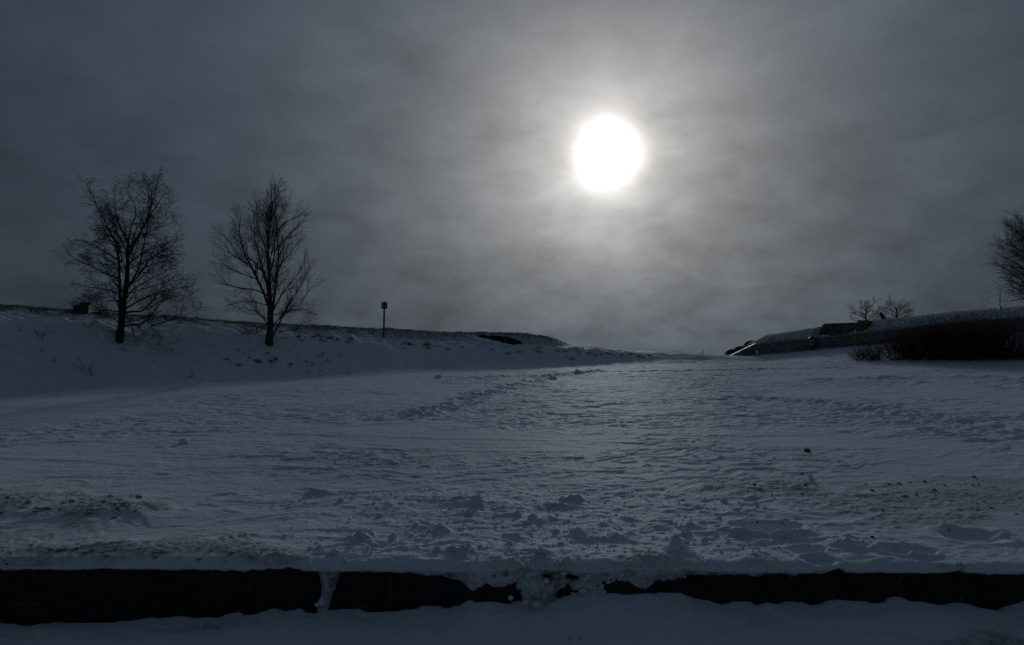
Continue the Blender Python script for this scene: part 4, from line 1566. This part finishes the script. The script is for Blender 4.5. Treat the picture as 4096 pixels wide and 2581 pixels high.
# cannon barrel over the bank
cb = px_plane(883, 317.8, 2.3)
can = empty("cannon", cb)
tag(can, "dark tilted cannon barrel showing above the snowy turf bank", "cannon")
kx = 49.0 / F
bp = [(3.6 * kx, 0.3, -0.5 * kx - 0.2), (1.0 * kx, 0.1, 0.8 * kx), (-1.9 * kx, -0.1, 2.7 * kx), (-2.9 * kx, -0.15, 3.35 * kx)]
Vb, Fb = tube(bp, [0.15, 0.14, 0.115, 0.11], 12)
MB().add(Vb, Fb).build("barrel", M_green, can, None, True)
Vb, Fb = tube([bp[2], tuple(np.array(bp[3]) + np.array([-.03, 0, .03]))], [0.12, 0.145], 12)
MB().add(Vb, Fb).build("muzzle_ring", M_green, can, None, True)

# trees beyond the rampart
P3t = dict(step=0.22, wob=[0.06, 0.08, 0.10, 0.12], trop=[0.03, 0.03, 0.02, 0.0], dens=[5.5, 5.5, 4.0, 3], len=[1.25, 0.75, 0.4, 0.25], ang=(20, 46), fine=2, max=2, rmin=0.0058)
zb_ = pt(1053, 325, 47.0)
free_tree("bare_tree", "large round bare tree cut off by the picture's right edge", zb_, 8.2, 2.2, 0.17, 88, 3.1, P3t, M_bark_c, 301, rise=(0.6, 1.05))
P4t = dict(step=0.16, wob=[0.16, 0.22, 0.25, 0.25], trop=[0.05, 0.05, 0.03, 0.0], dens=[6.0, 7.0, 4, 3], len=[0.75, 0.40, 0.2, 0.2], ang=(28, 60), fine=2, max=2, rmin=0.008)
for (c, r, sp, hh, lab, sd) in ((866, 318.5, 1.15, 1.5, "low bare tree top left of the cannon, behind the turf bank", 41), (897, 317.5, 1.05, 1.6, "low bare tree top right of the cannon, behind the turf bank", 47)):
    bp_ = px_plane(c, r, 5.2)
    free_tree("small_tree", lab, (bp_.x, bp_.y, bp_.z - 0.75), hh + 0.4, 0.7, 0.09, 13, sp, P4t, M_bark, sd, "tree", (0.35, 0.8), "low trees behind the turf bank")
bp_ = px_plane(1001, 312.5, 1.0)
P5t = dict(step=0.2, wob=[0.06, 0.08, 0.1, 0.1], trop=[0.03, 0.03, 0.0, 0.0], dens=[2.5, 3, 3, 3], len=[0.6, 0.35, 0.2, 0.2], ang=(22, 45), fine=1, max=1, rmin=0.006)
free_tree("sapling", "thin bare sapling on the turf bank below the large round tree", bp_, 1.75, 0.5, 0.011, 9, 0.75, P5t, M_bark, 55, "sapling", (0.5, 1.0))


# ------------------------------------------------------------------ red-stemmed shrubs
def shrub(base, n, height, spread, seed, label):
    rd = random.Random(seed)
    o = empty("shrub", base)
    tag(o, label, "shrub", "red-stemmed shrubs before the rampart")
    A, B, ra, rb = [], [], [], []
    for _ in range(int(n * 0.78)):
        th = rd.uniform(0, 2 * math.pi)
        rr = abs(rd.gauss(0, 0.30))
        p = np.array([rr * math.cos(th), rr * math.sin(th), -0.1])
        lean = rd.uniform(0.1, 1.5)
        d = np.array([math.cos(th) * lean * spread, math.sin(th) * lean * spread, 1.0])
        d /= np.linalg.norm(d)
        L = height * rd.uniform(0.55, 1.1)
        k = 5
        r0 = rd.uniform(0.006, 0.011)
        for i in range(k):
            d = d + np.array([rd.gauss(0, .24), rd.gauss(0, .24), rd.gauss(0.02, .14)])
            d /= np.linalg.norm(d)
            q = p + d * L / k
            A.append(p); B.append(q); ra.append(r0 * (1 - .6 * i / k)); rb.append(r0 * (1 - .6 * (i + 1) / k))
            if i > 0:
                for _k in range(rd.choice((1, 2, 2))):
                    s_ = np.array([rd.gauss(0, 1), rd.gauss(0, 1), rd.uniform(0.1, 1.2)])
                    s_ /= np.linalg.norm(s_)
                    dd = d * 0.6 + s_ * 0.7
                    l2 = L * rd.uniform(.08, .22)
                    m1 = q + dd * l2
                    A.append(q); B.append(m1); ra.append(0.0045); rb.append(0.003)
            p = q
    Vw, Fw = prisms(A, B, ra, rb, 3)
    st = link("stems", mesh_np("stems", Vw, Fw, False), M_redstem, o)
    st["kind"] = "stuff"
    return o


SHR = [(861, 359.5, 148, 0.95, 1.2, "small sprawling red-stemmed shrub, leftmost before the rampart"),
       (877, 359.6, 192, 1.25, 1.0, "red-stemmed shrub second from the left before the rampart"),
       (899, 359.3, 226, 1.60, 0.85, "red-stemmed shrub third from the left before the rampart"),
       (918, 359.2, 259, 1.85, 0.75, "red-stemmed shrub fourth from the left before the rampart"),
       (937, 359.0, 341, 2.00, 0.65, "dense red-stemmed shrub left of the darkest part of the thicket"),
       (955, 358.9, 346, 2.05, 0.6, "densest red-stemmed shrub in the dark middle of the thicket"),
       (973, 358.9, 326, 2.05, 0.65, "dense red-stemmed shrub right of the thicket's dark middle"),
       (991, 358.8, 240, 2.05, 0.7, "open red-stemmed shrub third from the picture's right edge"),
       (1008, 358.7, 223, 2.10, 0.7, "open red-stemmed shrub second from the picture's right edge"),
       (1025, 358.6, 240, 2.10, 0.7, "red-stemmed shrub cut off by the picture's right edge"),
       (909, 356.5, 162, 1.80, 0.7, "red-stemmed shrub standing behind the front row at the thicket's left"),
       (946, 355.5, 242, 2.00, 0.6, "red-stemmed shrub standing behind the front row at the thicket's middle"),
       (982, 354.5, 206, 2.10, 0.7, "red-stemmed shrub standing behind the front row at the thicket's right")]
for i, (c, r, n, h, sp, lab) in enumerate(SHR):
    p = on_ground(c / F2, r / F2)
    if p.y > 47:
        p = Vector((p.x / p.y * 40, 40, ground_z(p.x / p.y * 40, 40)))
    shrub(p, n, h, sp, 500 + i, lab)

# ------------------------------------------------------------------ sign on the bank
sb = on_ground(902, 794)
sb = on_ground(902, 790) if sb.y > 46 else sb
sk = sb.y * F2 / F
sign = empty("sign", sb, R(-6))
tag(sign, "dark green square notice board on a tall post at the bank's top", "sign")
sign_h = (793 - 708) * sk
MB().box(-0.045, 0.045, -0.045, 0.045, -0.4, sign_h - 0.02).build("post", M_signgreen, sign, None, False, 0.008)
MB().ring(0, 0, [(sign_h - 0.025, .07), (sign_h + 0.01, .075), (sign_h + 0.03, .03)], 8).build("post_cap", M_signgreen, sign)
pw, ph = 14.2 * sk, 15.0 * sk
pz1 = sign_h - 1.2 * sk
pan = MB().box(-pw / 2 + 0.02, pw / 2 + 0.02, -0.085, -0.055, pz1 - ph, pz1).build("panel", M_signgreen, sign, None, False, 0.006)
yb_ = -0.089
em = MB()
ex, ez = -pw * 0.16, pz1 - ph * 0.30
em.add([(ex - .055, yb_, ez - .075), (ex + .075, yb_, ez - .075), (ex + .05, yb_, ez - .0), (ex + .025, yb_, ez + .09), (ex - .02, yb_, ez + .09), (ex - .035, yb_, ez)], [(0, 1, 2, 5), (5, 2, 3, 4)])
em.build("emblem", M_orange, pan)
for li, (wd_, hh_) in enumerate(((0.80, 0.055), (0.74, 0.03), (0.62, 0.03))):
    x = -pw * 0.40 + 0.02
    z = pz1 - ph * (0.60 + 0.13 * li)
    x_end = x + pw * wd_
    lm = MB()
    while x < x_end:
        l_ = rf.uniform(0.025, 0.06)
        lm.add([(x, yb_, z), (min(x + l_, x_end), yb_, z), (min(x + l_, x_end), yb_, z + hh_), (x, yb_, z + hh_)], [(0, 1, 2, 3)])
        x += l_ + 0.012
    lm.build("lettering_line", M_signpale, pan)

# ------------------------------------------------------------------ green vent on the left ridge
vb = on_ground(196, 728)
vy = 32.9
vb = pt(195 * F2, 731 * F2, vy)
vb.z = ground_z(vb.x, vb.y) + 0.06
vent = empty("roof_vent", vb, R(12))
tag(vent, "dark green metal vent with a capped stack on the left ridge", "vent")
vk = vy * F2 / F
b = MB()
hw = 17 * vk
prof_ = [(-hw, -0.25), (hw, -0.25), (hw, 9.5 * vk), (0.45 * hw, 12 * vk), (-0.7 * hw, 12.5 * vk), (-0.93 * hw, 9.5 * vk)]
n = len(prof_)
b.v = [(x, -0.35, z) for x, z in prof_] + [(x, 0.55, z) for x, z in prof_]
b.f = [list(range(n)), list(range(2 * n - 1, n - 1, -1))] + [[i, i + n, (i + 1) % n + n, (i + 1) % n] for i in range(n)]
b.build("housing", M_green, vent, None, False, 0.04)
MB().ring(0.03, 0.1, [(10 * vk, .20), (18.5 * vk, .20)], 10).build("stack", M_green, vent)
MB().ring(0.03, 0.1, [(18.0 * vk, .28), (19.3 * vk, .28), (21 * vk, .06)], 10).build("stack_cap", M_green, vent)

# ------------------------------------------------------------------ dark hollow in the mound
hol = empty("hollow", on_ground(1170, 808))
tag(hol, "dark scrubby hollow with a stone face in the low mound", "hollow")


def mound_pt(X, Y, y):
    return pt(X * F2, Y * F2, y)


# shaded face of the cutting: a ragged strip of rock and turf
top = [(1122, 788), (1140, 786.5), (1160, 787.5), (1180, 789), (1200, 791.5), (1213, 796), (1224, 802)]
bot = [(1124, 790), (1142, 795), (1162, 800), (1180, 805), (1194, 809), (1208, 811), (1228, 808)]
nseg = 60
tX = np.linspace(0, 1, nseg)
ti = np.linspace(0, 1, len(top))
TX, TY = np.interp(tX, ti, [p[0] for p in top]), np.interp(tX, ti, [p[1] for p in top])
BX, BY = np.interp(tX, ti, [p[0] for p in bot]), np.interp(tX, ti, [p[1] for p in bot])
V = []
rows_ = 8
for j in range(rows_):
    q = j / (rows_ - 1)
    for i in range(nseg):
        X, Y = TX[i] * (1 - q) + BX[i] * q, TY[i] * (1 - q) + BY[i] * q
        g_ = on_ground(X, Y)
        edge = i in (0, nseg - 1) or j in (0, rows_ - 1)
        yy = g_.y + (0.12 if edge else -0.10 + rf.uniform(-.10, .08))
        p = mound_pt(X + rf.uniform(-1, 1), Y + rf.uniform(-1.4, 1.4), yy)
        V.append(tuple(p))
face = mesh_np("face", np.array(V), grid_faces(rows_, nseg), False)
Vd = []
for i in range(16):
    t = i / 15
    for j in range(7):
        q = j / 6
        X = 1096 + 104 * t
        Y0 = 785.0 + 26.0 * t ** 1.1
        Y1 = Y0 + 9.0 * math.sin(math.pi * min(1, t * 0.9 + 0.12)) + 1.0
        Yq = Y0 * (1 - q) + Y1 * q
        Vd.append(tuple(mound_pt(X, Yq, on_ground(X, Yq).y - 0.26 * math.sin(math.pi * (0.15 + 0.85 * (1 - q))) * math.sin(math.pi * min(1, t + 0.08)) + 0.04)))
dr = link("snow_drift", mesh_np("snow_drift", np.array(Vd), grid_faces(16, 7), True), M_snow_plain)
dr.parent = hol
dr.matrix_parent_inverse = Matrix.Translation(hol.location).inverted()
M_scrub = plain("scrub_earth", (0.035, 0.030, 0.024), 0.95, 0.6, 6.0, 0.05, 0.1)
fo = link("face", face, M_scrub)
fo.parent = hol
fo.matrix_parent_inverse = Matrix.Translation(hol.location).inverted()

# ------------------------------------------------------------------ weeds and grass
def weed_mesh(name, seed, n, h, spread, r, mat):
    rd = random.Random(seed)
    A, B, ra, rb = [], [], [], []
    for _ in range(n):
        th = rd.uniform(0, 6.28)
        d = np.array([math.cos(th) * spread * rd.random(), math.sin(th) * spread * rd.random(), rd.uniform(.5, 1)])
        d /= np.linalg.norm(d)
        p = np.array([rd.gauss(0, .06) * h * 2, rd.gauss(0, .06) * h * 2, -0.08])
        L = h * rd.uniform(.5, 1.1)
        for i in range(3):
            d = d + np.array([rd.gauss(0, .2), rd.gauss(0, .2), rd.gauss(-0.05, .1)])
            d /= np.linalg.norm(d)
            q = p + d * L / 3
            A.append(p); B.append(q); ra.append(r); rb.append(r * .6)
            if rd.random() < .6:
                e = d + np.array([rd.gauss(0, .8), rd.gauss(0, .8), rd.gauss(0, .4)])
                A.append(q); B.append(q + e * L * .14); ra.append(r * .8); rb.append(r * .8)
            p = q
    Vw, Fw = prisms(A, B, ra, rb, 3)
    me = mesh_np(name, Vw, Fw, False)
    me.materials.append(mat)
    return me


W_sprig = [weed_mesh("dry_weed", 600 + i, 9, 0.42, 1.1, 0.006, M_weed) for i in range(4)]
W_tuft = [weed_mesh("grass_tuft", 620 + i, 46, 0.30, 1.5, 0.006, M_straw) for i in range(4)]
W_dark = [weed_mesh("grass_tuft", 640 + i, 60, 0.20, 1.7, 0.009, M_grit) for i in range(3)]
rw = random.Random(77)


def plant(name, me, X, Y, s, label, cat, group, zs=1.0):
    p = on_ground(X, Y)
    o = link(name, me)
    o.location = p
    o.rotation_euler = (rw.uniform(-.2, .2), rw.uniform(-.2, .2), rw.uniform(0, 6))
    o.scale = (s, s, s * zs)
    tag(o, label, cat, group)
    return o


# named weeds on the left bank
for (X, Y, s, lab) in ((96, 790, 1.5, "reddish dry weed clump high on the bank at far left"),
                       (212, 768, 1.1, "reddish dry weed just left of the wide bare tree"),
                       (350, 790, 1.3, "brown dry weed clump right of the wide tree's trunk"),
                       (378, 797, 1.1, "thin dry weed lowest right of the wide tree's trunk"),
                       (327, 807, 1.0, "thin dry weed below right of the wide tree's trunk"),
                       (202, 870, 1.4, "bent dry weed stalks below left of the wide tree"),
                       (222, 882, 1.0, "short bent stalk below the wide tree, beside bent dry stalks"),
                       (500, 815, 0.8, "lone dry weed left of the slender tree's foot"),
                       (597, 783, 2.0, "dense reddish brush at the left foot of the slender tree"),
                       (612, 776, 1.7, "reddish brush touching the slender tree's trunk"),
                       (798, 843 * 0 + 838, 1.0, "lone upright weed on the bank between tree and sign"),
                       (733, 862, 1.1, "leaning dry stalk on the bank right of the slender tree"),
                       (822, 880, .8, "tiny upright stalk low on the bank right of the slender tree"),
                       (445, 888, 1.0, "thin dry stalks lowest on the bank under the two trees")):
    plant("dry_weed", W_sprig[rw.randrange(4)], X, Y, s, lab, "weed", "dry weeds on the left bank")
for _ in range(48):
    X = rw.uniform(10, 780)
    Y = np.interp(X, [0, 780], [775, 830]) + abs(rw.gauss(0, 34))
    plant("dry_weed", W_sprig[rw.randrange(4)], X, Y, rw.uniform(.35, .85), "small dry weed sprig on the snowy bank, " + ("left of the wide tree" if X < 230 else "below the wide tree" if X < 340 else "between the two trees" if X < 590 else "below or right of the slender tree"), "weed", "small sprigs on the left bank", 0.8)
for _ in range(15):
    X = rw.gauss(610, 60)
    Y = rw.gauss(845, 9)
    plant("grass_tuft", W_dark[rw.randrange(3)], X, Y, rw.uniform(.5, 1.2), "dark turf tuft in the patch below the slender tree", "grass tuft", "dark tufts below the slender tree", .6)
for _ in range(52):
    X = rw.uniform(660, 1560)
    Y = np.interp(X, [660, 900, 1100, 1300, 1560], [783, 801, 815, 824, 834]) + abs(rw.gauss(0, 5))
    plant("grass_tuft", (W_dark + W_tuft)[rw.randrange(7)], X, Y, rw.uniform(.5, 1.15), "brown grass tuft on the bank's lip " + ("between the slender tree and the sign" if X < 902 else "between the sign and the dark hollow" if X < 1100 else "below the low mound" if X < 1340 else "right of the low mound"), "grass tuft", "tufts along the bank's lip", .7)
for (X, Y, s, lab) in ((2215, 1334, .28, "thin dry grass sprig left of two on the snow above the wall at right"), (2258, 1338, .3, "dry grass sprig right of two on the snow above the wall at right")):
    plant("dry_weed", W_sprig[rw.randrange(4)], X, Y, s, lab, "weed", "sprigs above the wall at right")
for (X, Y, s, lab) in ((1600, 827, 1.2, "dry weed on the far ridge left of the gap to the rampart"), (1652, 831, 1.2, "dry weed on the far ridge nearest the stepped merlons")):
    plant("dry_weed", W_sprig[rw.randrange(4)], X, Y, s, lab, "weed", "weeds on the far ridge")
for X, Y, s in ((1340, 1487, .14), (1362, 1497, .12)):
    y = 7.35
    o = link("dry_weed", W_sprig[0])
    xx = float(azi(X * F2, Y * F2)) * y
    o.location = (xx, y, float(LZ[np.argmin(np.abs(ly - y)), np.argmin(np.abs(lx - xx))]))
    o.scale = (s, s, s)
    tag(o, "dry leaf stalk lying on the lower snow in front of the wall", "weed", "stalks on the lower snow")


def blades(name, pts, hs, mat, label, cat):
    """Fine dry grass: thin triangles, one object."""
    P0 = np.asarray(pts, float)
    n = len(P0)
    th = rng.random(n) * 6.28
    w = 0.006 + 0.006 * rng.random(n)
    side = np.stack([np.cos(th), np.sin(th), 0 * th], -1) * w[:, None]
    lean = np.stack([rng.normal(0.25, .35, n), rng.normal(0, .35, n), np.ones(n)], -1) * np.asarray(hs)[:, None]
    V = np.stack([P0 - side, P0 + side, P0 + lean], 1).reshape(-1, 3)
    o = link(name, mesh_np(name, V, np.arange(n * 3).reshape(-1, 3), False), mat)
    return tag(o, label, cat, kind="stuff")


pts, hs = [], []
for _ in range(30000):
    a = rw.uniform(-0.86, 0.14)
    y0, y1 = float(ip(a, LIP_A, LIP_D)), float(ip(a, SKY_A, SKY_D))
    t = rw.random() ** 0.55
    y = y0 + t * (y1 - y0) + rw.gauss(0, .15)
    x = a * y
    if t < 0.8 and perlin(np.array([x * 1.1]), np.array([y * 1.1]), 161)[0] < -0.05 + 0.1 * rw.random():
        continue
    pts.append((x, y, ground_z(x, y) - 0.01))
    hs.append(rw.uniform(.03, .10) * (1.2 if t > .85 else 0.9))
blades("dry_grass", pts, hs, M_straw, "short dry grass showing through the snow along the left ridge", "grass")
pts, hs = [], []
for _ in range(900):
    X, Y = rw.uniform(640, 1010), rw.gauss(1083, 10)
    if rw.random() < .3:
        X, Y = rw.uniform(1820, 2080), rw.gauss(1078, 8)
    p = on_ground(X, Y)
    if perlin(np.array([p.x * .8]), np.array([p.y * .8]), 171)[0] > 0.05:
        pts.append(tuple(p)); hs.append(rw.uniform(.01, .03))
blades("grass_stubble", pts, [h * .9 for h in hs], M_straw, "grass stubble pricking through the thin snow of the field", "grass")
pts, hs = [], []
m_, n_, _3 = TV.shape
for _ in range(3200):
    i, j = rw.randrange(2, int(m_ * .68)), rw.randrange(1, n_ - 1)
    p = TV[i, j]
    pts.append((p[0] + rw.gauss(0, .05), p[1] + rw.gauss(0, .05), p[2] - .02))
    hs.append(rw.uniform(.04, .13) if rw.random() < .97 else rw.uniform(.25, .5))
blades("dry_grass", pts, hs, M_straw, "dry grass standing in the snow on the long turf bank", "grass")
